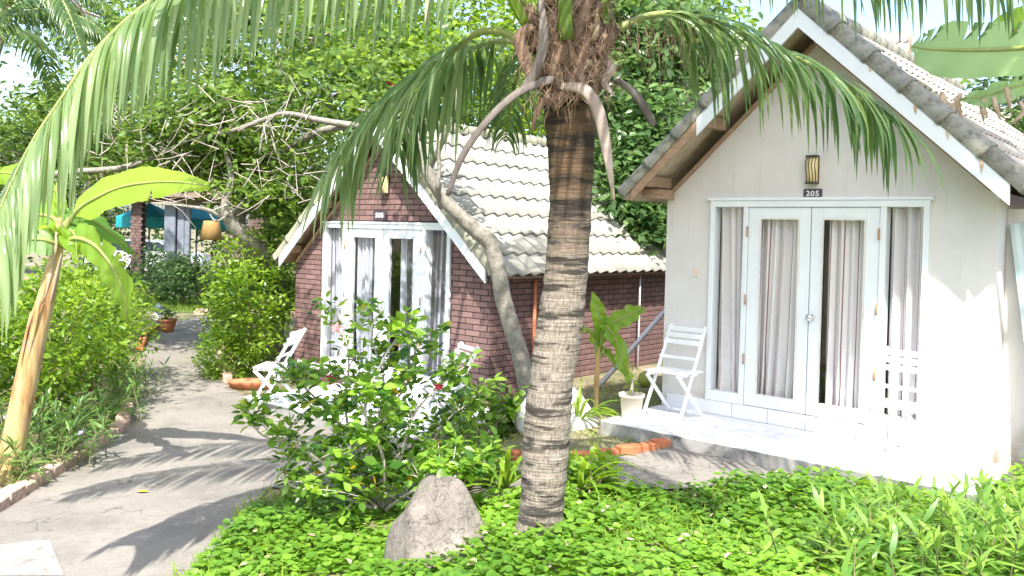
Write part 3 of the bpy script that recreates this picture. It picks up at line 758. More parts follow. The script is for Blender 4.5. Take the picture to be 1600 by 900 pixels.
# ------------------------------------------------------------------ terraces
def terrace(P0, a0, a1, n1, ts, zb, name):
    root = empty(name, P0, RZ); tag(root, kind='structure')
    MB().box(a0, a1, -n1, -.013, zb, -.012).build('slab', M['slab'], root)
    tm = MB().box(0, ts - .006, 0, ts - .006, -.012, 0).mesh('floor_tile', M['floor_tile'])
    x = a0
    while x < a1 - .02:
        y = -n1
        while y < -.02:
            w = min(ts, a1 - x); d = min(ts, -.014 - y)
            o = link('floor_tile', tm, root); o.location = (x + .003, y + .003, random.uniform(0, .0008)); o.scale = (w / ts, d / ts, 1)
            y += ts
        x += ts
    return root
terrace(P205, -1.52, 1.66, 1.05, .36, -.2, 'terrace')
terrace(P505, -.5, 2.35, 1.66, .41, -.3, 'terrace')

# ------------------------------------------------------------------ folding chairs
def chair(label, loc, rz, group='white folding garden chairs'):
    r = empty('folding_chair', loc, rz); tag(r, label, 'chair', group); cm = M['chair']
    for s in (-1, 1):
        MB().bar((s * .2, -.23, .0), (s * .185, .25, .86), .02, .036, (1, 0, 0)).build('back_rail', cm, r, bevel=.003)
        MB().bar((s * .175, .25, .0), (s * .175, -.21, .415), .02, .034, (1, 0, 0)).build('leg', cm, r, bevel=.003)
        MB().bar((s * .155, -.22, .425), (s * .155, .16, .412), .02, .03, (1, 0, 0)).build('seat_rail', cm, r, bevel=.003)
    MB().bar((-.19, -.195, .07), (.19, -.195, .07), .02, .03, (0, 0, 1)).build('stretcher', cm, r)
    MB().bar((-.165, .21, .04), (.165, .21, .04), .02, .03, (0, 0, 1)).build('stretcher', cm, r)
    for i in range(7):
        y = -.225 + i * .06; MB().box(-.205, .205, y, y + .045, .436, .45, Matrix.Rotation(R_(-1.8), 4, 'X')).build('seat_slat', cm, r, bevel=.003)
    for z, h in ((.825, .045), (.765, .045), (.705, .045), (.565, .03)):
        t = z / .86; y = -.23 + .48 * t - .02
        MB().box(-.205, .205, y - .008, y + .006, z - h / 2, z + h / 2).build('back_slat', cm, r, bevel=.003)
    return r
chair('white slatted folding chair on the cream terrace, left of the door, behind the potted plant', house_pt(P205, -1.12, .42, .13), RZ)
chair('white slatted folding chair on the cream terrace in front of the right side window', house_pt(P205, .93, .50, .13), RZ + R_(-6))
chair('white folding chair left of the hibiscus on the brick bungalow terrace', V(-2.62, 9.70, -.17), R_(-95))
chair('white folding chair right of the hibiscus, backrest towards the brick corner', V(-.62, 8.72, -.17), R_(-60) )

# ------------------------------------------------------------------ brick edgings
def edging(name, label, pts, L, w, h, mat, group=None):
    root = empty(name, pts[0]); tag(root, label, 'edging', group); b0 = Vector(pts[0])
    sp = spline(pts, 60); me = MB().box(0, L - .012, -w / 2, w / 2, -.08, h).build('edging_brick', mat); me_d = me.data; bpy.data.objects.remove(me)
    bm = bmesh.new(); bm.from_mesh(me_d); bmesh.ops.bevel(bm, geom=list(bm.edges), offset=.007, segments=1, affect='EDGES'); bm.to_mesh(me_d); bm.free(); me_d.name = 'edging_brick'
    acc = 0; nxt = 0
    for i in range(len(sp) - 1):
        d = (sp[i + 1] - sp[i]); l = d.length
        while nxt <= acc + l:
            p = sp[i].lerp(sp[i + 1], (nxt - acc) / l)
            o = link('edging_brick', me_d, root); o.location = V(p.x, p.y, hgt(p.x, p.y)) - b0
            o.rotation_euler = (random.gauss(0, .02), random.gauss(0, .03), math.atan2(d.y, d.x) + random.gauss(0, .03)); o.scale = (random.uniform(.94, 1), 1, random.uniform(.85, 1.1))
            nxt += L
        acc += l
    return root
edging('brick_edging', 'curved orange brick edging of the sandy bed between the two bungalows', BED, .21, .10, .085, M['brick_orange'])
kerbm = surf('pink_plastered_brick', (.42, .27, .21), (.55, .40, .33), 6, .85, .4, .005, 40, dirt=((.20, .13, .09), 5, .54), rand=.1)
edging('brick_edging', 'pale pinkish brick kerb of the left bed, beside the near end of the path', [V(x - .06, y, hgt(x, y)) for x, y in PL[1:6]], .24, .13, .10, kerbm)
edging('brick_edging', 'far reddish brick kerb left of the path, by the clay pot', [V(x - .06, y, -.3) for x, y in PL[7:10]], .24, .12, .12, M['brick_orange'])
edging('brick_edging', 'short brick kerb right of the path in front of the vine covered shrub', [V(x + .06, y, -.3) for x, y in PR[6:9]], .24, .12, .10, kerbm)
edging('brick_edging', 'far brick kerb along the lawn at the end of the path', [V(-7.6, 20.6, -.3), V(-6.5, 20.8, -.3), V(-5.2, 20.7, -.3)], .24, .12, .12, kerbm)

# ------------------------------------------------------------------ boulder by the palm
def boulder(name, label, base, rad, apex, mat, seed, sub=4, pw=1.0, amp=.10):
    bm = bmesh.new(); bmesh.ops.create_icosphere(bm, subdivisions=sub, radius=1)
    off = V(seed * 3.1, seed * 1.7, 0)
    for v in bm.verts:
        d = v.co.normalized(); z = d.z
        r = 1 + amp * noise.noise(d * 1.3 + off) * 2 + amp * .5 * noise.noise(d * 3.1 + off) + amp * .18 * noise.noise(d * 8 + off)
        q = d * r
        for nrm, h in ((V(.75, -.55, .45).normalized(), .80), (V(-.8, -.5, .2).normalized(), .93), (V(.1, -.9, .35).normalized(), .82), (V(.9, .2, .35).normalized(), .84)):
            e = q.dot(nrm) - h
            if e > 0: q -= nrm * e * .8
        t = max(0, q.z); k = 1 - .26 * t ** pw
        v.co = V(q.x * rad[0] * k + apex[0] * t, q.y * rad[1] * k + apex[1] * t, q.z * rad[2])
    me = bpy.data.meshes.new(name); bm.to_mesh(me); bm.free(); me.materials.append(mat)
    for f_ in me.polygons: f_.use_smooth = True
    o = link(name, me); o.location = base; return tag(o, label, 'rock')
rb = place(684, 880)
boulder('boulder', 'rounded pointed grey brown boulder in the ground cover left of the palm trunk', rb + V(.03, .12, .0), (.38, .33, .50), (-.02, 0), M['rock'], 3, 5, 1.0, .13)

# ------------------------------------------------------------------ coconut palm
TR = [(842, 852, 5.45), (848, 780, 5.44), (853, 700, 5.43), (861, 600, 5.41), (875, 500, 5.39), (887, 400, 5.37), (892, 300, 5.35), (891, 210, 5.33), (888, 130, 5.31), (893, 60, 5.3), (897, -60, 5.28), (900, -160, 5.27)]
TWD = [37, 34, 36.5, 34.5, 35, 33, 32.5, 38, 42, 44, 40, 30]
palm_root = place(842, 848); palm_root.z -= .02
palm = empty('coconut_palm', palm_root); tag(palm, 'coconut palm with ringed grey trunk and drooping fronds in the centre', 'palm tree')
def rel(p, root=palm_root): return Vector(p) - root
ctr = spline([rel(at(*t)) for t in TR[:10]], 150); trd = lin([w * 5.4 / F_PX for w in TWD[:10]], 150)
mb = MB(); seg = 36; vs = []; uvl = []; scar = []; zacc = 0
ringpos = []; q = .06
while q < 3.6: ringpos.append((q, random.uniform(-.02, .02), random.uniform(0, 6.28))); q += random.uniform(.05, .17)
for i, (c, r) in enumerate(zip(ctr, trd)):
    if i: zacc += (ctr[i] - ctr[i - 1]).length
    for k in range(seg + 1):
        a = 2 * math.pi * k / seg; z = zacc
        dd = 0; sc = 0
        for (rq, tilt, ph) in ringpos:
            e = z - (rq + tilt * math.sin(a + ph) + .008 * math.sin(3 * a + ph))
            if 0 < e < .06: dd += .007 * (1 - e / .06)
            if -.010 < e < .004 and noise.noise(V(a, rq * 7, 0)) > .18: dd -= .006; sc = .8
        dd += .008 * noise.noise(V(math.cos(a) * 1.5, math.sin(a) * 1.5, z * 3)) + .003 * noise.noise(V(math.cos(a) * 9, math.sin(a) * 9, z * 8))
        if z < .25: dd += .03 * (1 - z / .25) ** 2
        vs.append(c + V(math.cos(a), math.sin(a), 0) * (r + dd)); uvl.append((k / seg * .8, z)); scar.append(sc)
n = len(ctr); fs = [(i * (seg + 1) + k, i * (seg + 1) + k + 1, (i + 1) * (seg + 1) + k + 1, (i + 1) * (seg + 1) + k) for i in range(n - 1) for k in range(seg)]
mb.add(vs, fs, True); me = mb.mesh('trunk', M['palmbark']); uv = me.uv_layers.new(name='UVMap')
li = np.empty(len(me.loops), np.int32); me.loops.foreach_get('vertex_index', li); uv.data.foreach_set('uv', np.array(uvl)[li].ravel())
a_ = me.attributes.new('scar', 'FLOAT', 'POINT'); a_.data.foreach_set('value', np.array(scar, np.float32))
link('trunk', me, palm)

def leaflet_geo(base, T_, S_, L, w, side, droop, spread=.55, nseg=6, rnd=random):
    """strip of one palm leaflet: leaves the rachis sideways, then bends down"""
    d0 = (S_ * side * 1.0 + T_ * spread + V(0, 0, rnd.uniform(-.05, .18))).normalized()
    p = Vector(base); pts = [p.copy()]; dirs = [d0]
    for i in range(nseg):
        t = (i + 1) / nseg; k = min(1, droop * t ** .8)
        d = (d0 * (1 - k) + V(0, 0, -1) * k + T_ * .06).normalized()
        p = p + d * (L / nseg); pts.append(p.copy()); dirs.append(d)
    vs = []; wd0 = (T_ + V(rnd.gauss(0, .12), rnd.gauss(0, .12), 0))
    for i, (q, d) in enumerate(zip(pts, dirs)):
        t = i / nseg; ww = w * (.45 + 1.6 * t if t < .35 else (1 - (t - .35) / .65) ** .7 + .02) * .5
        wv = (wd0 - d * wd0.dot(d)).normalized() * ww; nn = d.cross(wv).normalized() * ww * .5
        vs += [q + wv, q + nn, q - wv]
    fs = []
    for i in range(nseg):
        b = i * 3; fs += [(b, b + 1, b + 4, b + 3), (b + 1, b + 2, b + 5, b + 4)]
    return vs, fs
def frond(tree, pts, n, Lmax, single=False, root=palm_root, w=.042, droop=1.0, rr=(.028, .004), start=.12, spread=.55, seed=1, dry=.03, mat='palm', lf=None, tree_rel=True, messy=.4):
    rnd = random.Random(seed); pts = [Vector(p) - root for p in pts] if tree_rel else [Vector(p) for p in pts]
    C_ = spline(pts, 60); rad = [rr[0] * (1 - i / 60) ** .8 + rr[1] for i in range(61)]
    fo = MB().tube(C_, rad, 7, flat=.7).build('frond', M['greenstem'], tree)
    allv = MB(); tints = []
    acc = [0]
    for i in range(60): acc.append(acc[-1] + (C_[i + 1] - C_[i]).length)
    for j in range(n):
        t = start + (1 - start) * (j + .5) / n
        u = t * 60; i = min(int(u), 59); base = C_[i].lerp(C_[i + 1], u - i); T_ = (C_[min(i + 1, 60)] - C_[max(i - 1, 0)]).normalized()
        S_ = T_.cross(V(0, 0, 1)); S_ = S_.normalized() if S_.length > .05 else V(1, 0, 0)
        tt = (t - start) / (1 - start); L = Lmax * (lf(tt) if lf else (.55 + 1.3 * tt if tt < .3 else 1.0 - .62 * ((tt - .3) / .7) ** 1.6)) * rnd.uniform(.88, 1.06)
        for side in (-1, 1):
            if rnd.random() < .05 * messy: continue
            Lk = L * (1 - rnd.random() ** 3 * .35 * messy)
            vs, fs = leaflet_geo(base, T_ + V(rnd.gauss(0, .10), rnd.gauss(0, .10), rnd.gauss(0, .08)) * messy, S_, max(Lk, .1), w * rnd.uniform(.75, 1.1), side, droop * rnd.uniform(1 - .22 * messy, 1 + .18 * messy), spread * rnd.uniform(1 - .3 * messy, 1 + .3 * messy), 7, rnd)
            if single:
                mb = MB().add(vs, fs, True); link('leaflet', mb.mesh('leaflet', LM['palmo'] if rnd.random() > dry else M['dryleaf']), fo)
            else: allv.add(vs, fs, True); tints += [rnd.random()] * len(vs)
    if not single:
        me = allv.mesh('leaflets', LM[mat]); a = me.attributes.new('tint', 'FLOAT', 'POINT'); a.data.foreach_set('value', np.array(tints, np.float32)); link('leaflet', me, fo, 'stuff')
    return fo
# the long frond that arches over the left of the frame
frond(palm, [at(845, 30, 5.25), at(760, -40, 5.1), at(620, -62, 4.9), at(450, -58, 4.7), at(320, -34, 4.5), at(235, 2, 4.4), at(150, 78, 4.3), at(100, 148, 4.22), at(50, 222, 4.15), at(18, 285, 4.1), at(-8, 345, 4.05)], 104, .80, True, seed=3, w=.042, droop=1.15, rr=(.022, .004), spread=.35, messy=.5, lf=lambda t: (.7 + t) if t < .3 else 1.0 - .5 * max(0, t - .6) ** 1.2)
# left drooping frond
frond(palm, [at(845, 90, 5.25), at(790, 52, 5.3), at(745, 52, 5.35), at(712, 76, 5.4), at(662, 112, 5.5), at(604, 158, 5.6), at(560, 205, 5.65), at(530, 255, 5.7)], 54, 1.0, True, seed=4, w=.034, droop=.92, rr=(.034, .004), start=.30, spread=1.15, messy=1.3, lf=lambda t: 1.0 - .3 * t)
# right drooping frond
frond(palm, [at(935, 75, 5.25), at(975, 40, 5.3), at(1030, 22, 5.35), at(1090, 28, 5.4), at(1180, 60, 5.5), at(1280, 108, 5.6), at(1350, 150, 5.65), at(1395, 190, 5.7)], 66, .92, False, seed=5, w=.034, droop=.95, rr=(.034, .004), start=.26, spread=.95, messy=1.2, lf=lambda t: 1.0 - .35 * t)
# fronds above the frame whose hanging leaflets show along the top edge
frond(palm, [at(905, -40, 5.2), at(1000, -95, 5.0), at(1150, -105, 4.8), at(1300, -85, 4.6), at(1450, -60, 4.5), at(1600, -30, 4.4), at(1700, 60, 4.3)], 100, .60, seed=6, w=.024, droop=1.2, rr=(.03, .004), messy=1.8)
UP = [[(900, -90, 5.3), (960, -300, 5.6), (1060, -430, 6.1), (1200, -450, 6.6), (1380, -400, 6.9), (1500, -300, 7.0)],
      [(880, -60, 5.2), (800, -260, 5.0), (680, -380, 4.6), (500, -400, 4.2), (330, -320, 3.9), (200, -180, 3.7)],
      [(880, -60, 5.3), (700, -230, 5.3), (450, -300, 5.2), (200, -270, 5.1), (-20, -170, 5.0), (-160, -40, 4.9)],
      [(880, -60, 5.2), (660, -300, 4.8), (380, -400, 4.5), (100, -380, 4.3), (-150, -260, 4.2), (-300, -100, 4.1)],
      [(880, -60, 5.3), (760, -140, 5.8), (600, -170, 6.3), (430, -130, 6.7), (320, -60, 6.9)],
      [(890, -70, 5.4), (870, -200, 6.0), (840, -230, 6.8), (800, -150, 7.4), (780, -60, 7.8)],
      [(890, -70, 5.2), (900, -300, 4.6), (1000, -520, 4.0), (1200, -600, 3.4), (1500, -560, 2.9)],
      [(890, -70, 5.2), (900, -400, 5.6), (860, -560, 6.4), (900, -500, 7.2), (960, -380, 7.8)]]
for k, q in enumerate(UP):
    frond(palm, [at(*p) for p in q], 76, .82, seed=20 + k, w=.046, messy=.8)
frond(palm, [at(845, 100, 5.4), at(800, 66, 5.7), at(745, 72, 6.0), at(690, 112, 6.25), at(648, 170, 6.45), at(622, 235, 6.6)], 52, .85, seed=15, w=.034, start=.25, rr=(.028, .004), messy=1.2, droop=.9, spread=.9, lf=lambda t: 1.0 - .35 * t)
frond(palm, [at(845, 90, 5.35), at(830, 75, 5.6), at(815, 100, 5.9), at(800, 150, 6.3), at(790, 215, 6.6)], 46, .6, seed=14, w=.03, start=.2, rr=(.026, .004), messy=1)

# sheaths, fibres and cut leaf stalks of the crown
def sheath(p0, p1, w0, w1, out, mat, name='leaf_base', curl=.5, lift=0):
    """broad curved shell wrapping from p0 to p1"""
    a, b = rel(p0), rel(p1); d = (b - a); out = Vector(out).normalized(); sd = d.normalized().cross(out).normalized()
    nU, nV = 8, 10; vs = []
    for i in range(nU + 1):
        t = i / nU; c = a.lerp(b, t) + out * lift * math.sin(math.pi * t); w = w0 * (1 - t) + w1 * t
        for k in range(nV + 1):
            s_ = (k / nV - .5) * 2
            j = .008 * noise.noise(V(s_ * 3, t * 6, w0 * 50 + p0[0]))
            jj = random.Random(int((i * 31 + k * 7 + p0[0] * 1000) % 9973)).uniform(-1, 1)
            edge = abs(s_) > .9
            vs.append(c + sd * w * s_ * (1 + .10 * jj * edge + .12 * noise.noise(V(t * 7, p0[0] * 9, s_))) - out * w * curl * s_ * s_ + out * (j + .007 * math.sin(s_ * 17 + t * 2) + .004 * jj))
    mb = MB().add(vs, [(i * (nV + 1) + k, i * (nV + 1) + k + 1, (i + 1) * (nV + 1) + k + 1, (i + 1) * (nV + 1) + k) for i in range(nU) for k in range(nV)], True)
    o = mb.build(name, mat, palm); mo = o.modifiers.new('solid', 'SOLIDIFY'); mo.thickness = .012; return o
core = MB().tube(spline([rel(at(888, 175, 5.32)), rel(at(890, 110, 5.3)), rel(at(893, 30, 5.3)), rel(at(897, -80, 5.28)), rel(at(900, -170, 5.28))], 14), lin([.13, .19, .20, .15, .04], 14), 20)
core.build('crown_core', M['boot'], palm)
sheaths = [((840, 130), (930, 60), .06, .035, 5.12), ((905, 150), (925, 30), .09, .06, 5.10), ((850, 120), (868, 10), .10, .06, 5.11), ((925, 110), (965, 40), .08, .05, 5.14),
           ((880, 100), (905, -20), .12, .08, 5.09), ((835, 80), (822, 10), .07, .045, 5.15), ((955, 100), (930, 150), .05, .02, 5.13), ((860, 165), (945, 95), .045, .03, 5.10),
           ((900, 70), (935, -30), .10, .07, 5.10), ((845, 60), (870, -50), .10, .06, 5.12)]
for (a, b, w0, w1, d) in sheaths:
    mx = ((a[0] + b[0]) / 2 - 888) / 60
    sheath(at(a[0], a[1], d), at(b[0], b[1], d + .02), w0, w1, V(mx, -1, .1), M['boot'], lift=.02)
# green stalk bases
sheath(at(822, 42, 5.12), at(772, -60, 5.05), .028, .040, V(-.4, -1, .2), LM['strap'], 'leaf_stalk', .7)
sheath(at(884, 62, 5.06), at(880, -60, 5.0), .052, .040, V(-.1, -1, .1), LM['strap'], 'leaf_stalk', .6)
sheath(at(938, 28, 5.10), at(975, -60, 5.05), .030, .036, V(.4, -1, .2), LM['strap'], 'leaf_stalk', .7)
def stalk(pts, w, mat, flat=.45, name='dead_leaf_stalk'):
    q = spline([rel(at(*p)) for p in pts], 24); MB().tube(q, lin(w, 24), 10, flat=flat, ref=(0, -1, .2)).build(name, mat, palm)
stalk([(890, 120, 5.14), (848, 128, 5.08), (805, 148, 5.04), (760, 190, 5.0), (722, 245, 4.97), (699, 306, 4.95)], [.020, .032, .024, .022, .020, .013], M['petgrey'])
stalk([(845, 0, 5.06), (850, 60, 5.05), (838, 110, 5.06), (818, 140, 5.08)], [.02, .032, .03, .03], M['petgrey'])
stalk([(870, 135, 5.10), (912, 140, 5.06), (935, 175, 5.05), (948, 235, 5.05), (960, 318, 5.05)], [.02, .038, .040, .032, .005], M['petpale'])
stalk([(965, 125, 5.2), (995, 150, 5.25), (1022, 196, 5.3)], [.018, .030, .026], M['petgrey'])
stalk([(868, 140, 5.14), (850, 155, 5.12), (838, 180, 5.12), (832, 205, 5.13)], [.016, .026, .018, .006], M['boot'], name='torn_sheath')
stalk([(940, 90, 5.12), (955, 105, 5.1), (945, 130, 5.1), (960, 150, 5.1)], [.02, .03, .026, .006], M['petpale'], name='torn_sheath')
stalk([(830, 40, 5.1), (812, 60, 5.12), (822, 100, 5.12), (835, 130, 5.1)], [.03, .04, .04, .02], M['boot'], name='torn_sheath')
fb = MB()
for k in range(26):
    x0, y0 = random.uniform(832, 955), random.uniform(-20, 130); a = at(x0, y0, 5.09 + random.uniform(-.02, .03)); up_ = random.uniform(.06, .17)
    sheath(a, a + V(random.gauss(0, .05), random.uniform(-.05, 0), random.choice((-1, 1, 1)) * up_), random.uniform(.018, .045), random.uniform(.004, .02), V((x0 - 890) / 70, -1, .1), random.choice((M['boot'], M['fibre'], M['dryleaf'])), 'torn_sheath', .6, .015)
for i in range(480):
    x0, y0 = random.uniform(825, 960), random.uniform(-20, 150); a = at(x0, y0, 5.08 + random.uniform(-.03, .06))
    b = a + V(random.gauss(0, .06), random.gauss(-.02, .02), random.uniform(-.16, .06)); c = b + V(random.gauss(0, .04), 0, random.uniform(-.10, -.01))
    fb.tube([rel(a), rel(b), rel(c)], [.0022, .0016, .0006], 3, cap=False)
for i in range(60):   # long dry threads of the hanging flower stalk
    x0, y0 = random.uniform(960, 1110), random.uniform(20, 60); a = at(x0, y0, 5.25)
    b = a + V(random.gauss(.02, .03), random.gauss(0, .03), random.uniform(-.22, -.05)); c = b + V(random.gauss(0, .03), 0, random.uniform(-.2, -.02))
    fb.tube([rel(a), rel(b), rel(c)], [.0022, .0016, .0006], 3, cap=False)
fb.build('fibre', M['fibre'], palm, 'stuff')

# ------------------------------------------------------------------ banana plants
def banana_leaf(parent, root, pts, w, side, mat, fold=.25, tears=6, seed=0, wave=.02, prof=None):
    """blade built round a midrib; side: direction in which the blade spreads"""
    rnd = random.Random(seed); n = 66; C_ = spline([Vector(p) - root for p in pts], n); vs = []
    side = Vector(side); tset = set(rnd.sample(range(12, n - 6), tears)) if tears else set()
    mb = MB(); rows = []
    for i, c in enumerate(C_):
        t = i / n; T_ = (C_[min(i + 1, n)] - C_[max(i - 1, 0)]).normalized(); sd = (side - T_ * side.dot(T_)).normalized(); up = sd.cross(T_).normalized()
        if up.z < 0: up = -up
        ww = w * (min(1, .15 + t * 4.5) * (1 - max(0, t - .72) / .28 * .85) if prof is None else prof(t))
        row = []
        for k in (-1, -.66, -.33, 0, .33, .66, 1):
            row.append(c + sd * ww * k * (1 + (.035 if abs(k) == 1 else .004) * rnd.uniform(-1, 1)) - up * fold * ww * abs(k) ** 1.3 + up * wave * math.sin(t * 34 + k * 3) * abs(k) + up * (.0035 if i % 2 else -.0035) * min(1, abs(k) * 3) + V(0, 0, -1) * abs(k) * .0)
        rows.append(row)
    for i in range(n):
        for k in range(6):
            a, b, c, d = rows[i][k], rows[i][k + 1], rows[i + 1][k + 1], rows[i + 1][k]
            if i in tset and (k in (0, 1) if i % 2 else k in (4, 5)):
                sh = (d - a) * 1.6 * w / .12; dn = V(0, 0, -.02)
                if k in (0, 1): d = d - sh * (1.0 if k == 0 else .5) + dn; c = c - sh * (.5 if k == 0 else 0)
                else: c = c - sh * (1.0 if k == 5 else .5) + dn; d = d - sh * (.5 if k == 5 else 0)
            mb.add([a, b, c, d], [(0, 1, 2, 3)], True)
    me = mb.mesh('leaf_blade', LM[mat])
    bm = bmesh.new(); bm.from_mesh(me); bmesh.ops.remove_doubles(bm, verts=bm.verts, dist=.0004); bm.to_mesh(me); bm.free()
    lo = link('leaf', me, parent)
    MB().tube(C_, lin([w * .12 + .008, .004], n), 6).build('midrib', M['greenstem'], lo)
    return lo
def bark_banana():
    m, t, N, L, b = nt('banana_trunk_sheath'); co = coords(N, L, (1, 1, .12)); n1 = noise_t(N, L, co, 16, 5, .6); n2 = noise_t(N, L, coords(N, L), 5, 5)
    c = ramp(N, L, n1, [(.3, (.16, .07, .025)), (.45, (.36, .22, .09)), (.6, (.46, .36, .16)), (.75, (.36, .35, .11))])
    c = mixc(N, L, ramp(N, L, n2, [(.56, 0), (.66, .8)]), c, (.34, .24, .16))
    L.new(c, b.inputs['Base Color']); b.inputs['Roughness'].default_value = .6; bump(N, L, b, n1, .7, .01); return m
M['bananabark'] = bark_banana()
br = place(14, 752); bd_ = (br - CAM).dot(fw)
ban = empty('banana_plant', br); tag(ban, 'leaning young banana plant with yellowish trunk in the left bed', 'banana plant')
def B(x, y, dd=0): return at(x, y, bd_ + dd)
tp = [B(12, 760), B(22, 690), B(38, 610), B(55, 530), B(72, 465), B(85, 410), B(92, 380), B(92, 340)]
mb = MB().tube([p - br for p in spline(tp, 40)], [r * bd_ / F_PX for r in lin([21, 18, 17, 16, 13, 10, 7, 5], 40)], 16)
to = mb.build('trunk', M['bananabark'], ban)
for k in range(9):   # peeling sheath strips
    t0 = random.uniform(0, .75); C_ = spline([p - br for p in tp], 40); i0 = int(t0 * 40); a = random.uniform(-2.6, -.4); off = V(math.cos(a), math.sin(a), 0)
    q = [C_[min(i0 + j * 2, 40)] + off * (.088 + .010 * j * (k % 3 == 0)) * (1 - .4 * (i0 + 2 * j) / 40) for j in range(6)]
    MB().tube(q, lin([.006, .016, .018, .004], 5), 6, flat=.25, ref=off).build('peeling_sheath', M['dryleaf'] if k % 2 else M['bananabark'], ban)
banana_leaf(ban, br, [B(98, 372), B(112, 340, -.05), B(135, 318, -.1), B(190, 292, -.2), B(260, 284, -.3), B(327, 290, -.4)], .15, (.05, -.30, -.95), 'banana_y', .15, 2, 1, .012, prof=lambda t: 0.06 if t < .22 else min(1, .1 + (t - .22) * 5) * (1 - max(0, t - .7) / .3 * .8))
banana_leaf(ban, br, [B(92, 380), B(88, 345), B(60, 335, .1), B(20, 338, .2), B(-40, 360, .3)], .13, (.1, -.5, -.85), 'banana', .2, 5, 2)
banana_leaf(ban, br, [B(92, 392), B(80, 378, -.1), B(50, 374, -.2), B(5, 380, -.35), B(-60, 400, -.5)], .12, (.1, -.6, -.8), 'banana_p', .2, 5, 3)
banana_leaf(ban, br, [B(94, 375), B(105, 345), B(130, 338, .1), B(165, 358, .2), B(210, 395, .3)], .13, (.35, -.5, -.8), 'banana', .3, 4, 4)
banana_leaf(ban, br, [B(96, 385), B(118, 372, -.1), B(150, 385, -.2), B(180, 425, -.25), B(196, 470, -.25), B(198, 500, -.2)], .13, (.85, -.4, .35), 'banana_m', .12, 6, 5, .025)
banana_leaf(ban, br, [B(92, 380), B(91, 330), B(88, 285, .02)], .05, (1, .1, 0), 'banana_y', .9, 0, 6)
banana_leaf(ban, br, [B(92, 380), B(80, 320, .3), B(50, 290, .5), B(10, 270, .7), B(-50, 280, .8)], .12, (.1, -.4, -.8), 'banana_y', .25, 4, 7)
banana_leaf(ban, br, [B(98, 385), B(108, 360, -.05), B(118, 372, -.1), B(120, 410, -.1)], .07, (.9, -.3, 0), 'banana_y', .4, 1, 8)

# small banana in the sandy bed
b2 = place(930, 652); d2 = (b2 - CAM).dot(fw)
def B2(x, y, dd=0): return at(x, y, d2 + dd)
bn2 = empty('banana_plant', b2); tag(bn2, 'small banana plant with two bright leaves beside the white pot', 'banana plant')
MB().tube([p - b2 for p in spline([B2(930, 655), B2(932, 600), B2(935, 540), B2(938, 520)], 10)], lin([.035, .028, .018, .012], 10), 8).build('trunk', M['bananabark'], bn2)
banana_leaf(bn2, b2, [B2(936, 540), B2(940, 515), B2(934, 485), B2(926, 456)], .075, (1, -.1, .25), 'banana_y', .35, 1, 11)
banana_leaf(bn2, b2, [B2(937, 540), B2(944, 515), B2(965, 500), B2(990, 488), B2(1008, 482)], .11, (-.35, -.45, .85), 'banana', .1, 1, 12)
banana_leaf(bn2, b2, [B2(937, 545), B2(945, 510, -.1), B2(962, 530, -.15), B2(975, 570, -.2), B2(984, 600, -.2)], .07, (.8, -.5, .3), 'banana_y', .4, 2, 13)
banana_leaf(bn2, b2, [B2(935, 560), B2(925, 520), B2(910, 512), B2(900, 530)], .05, (.3, -.8, 0), 'banana_y', .4, 0, 14)
banana_leaf(bn2, b2, [B2(936, 560), B2(945, 545), B2(955, 555), B2(962, 575)], .04, (.8, -.4, 0), 'banana_y', .4, 0, 15)

# banana behind the cream bungalow whose leaves lie over the roof
b3 = house_pt(P205, 3.0, -.1, .0); b3 = V(5.35, 7.9, 0)
bn3 = empty('banana_plant', b3); tag(bn3, 'tall banana plant behind the right corner, pale leaves over the cream bungalow roof', 'banana plant')
MB().tube([V(0, 0, 0), V(.02, .03, 1.2), V(.0, .05, 2.4), V(-.03, .05, 3.3)], [.12, .11, .08, .05], 14).build('trunk', M['bananabark'], bn3)
banana_leaf(bn3, b3, [at(1730, 60, 8), at(1690, 60, 7.9), at(1600, 74, 7.6), at(1520, 78, 7.4), at(1450, 76, 7.2), at(1424, 72, 7.1)], .24, (0, -.35, .95), 'banana_p', .1, 7, 21, .02)
banana_leaf(bn3, b3, [at(1725, 80, 8), at(1680, 120, 7.8), at(1600, 132, 7.5), at(1540, 150, 7.3), at(1500, 155, 7.2)], .10, (0, -.35, .95), 'banana_p', .2, 9, 22, .03)
for k, pp in enumerate([[(1725, 80, 8), (1640, 40, 8.6), (1560, 60, 9), (1500, 130, 9.2)], [(1725, 80, 8), (1780, 20, 7.6), (1860, 60, 7.2), (1900, 160, 7)], [(1725, 80, 8), (1720, -60, 7.6), (1690, -120, 7), (1640, -100, 6.5)]]):
    banana_leaf(bn3, b3, [at(*q) for q in pp], .22, (.2, -.6, .6), 'banana', .3, 6, 23 + k)
for k in range(10):
    x0 = random.uniform(1470, 1600); a = at(x0, random.uniform(135, 165), 7.3)
    q = [a, a + V(random.uniform(-.05, .05), 0, -.08), a + V(random.uniform(-.12, .08), 0, -.2)]
    MB().tube([p - b3 for p in q], [.02, .03, .006], 6, flat=.3, ref=(0, -1, .3)).build('dry_leaf_shred', M['dryleaf'], bn3)

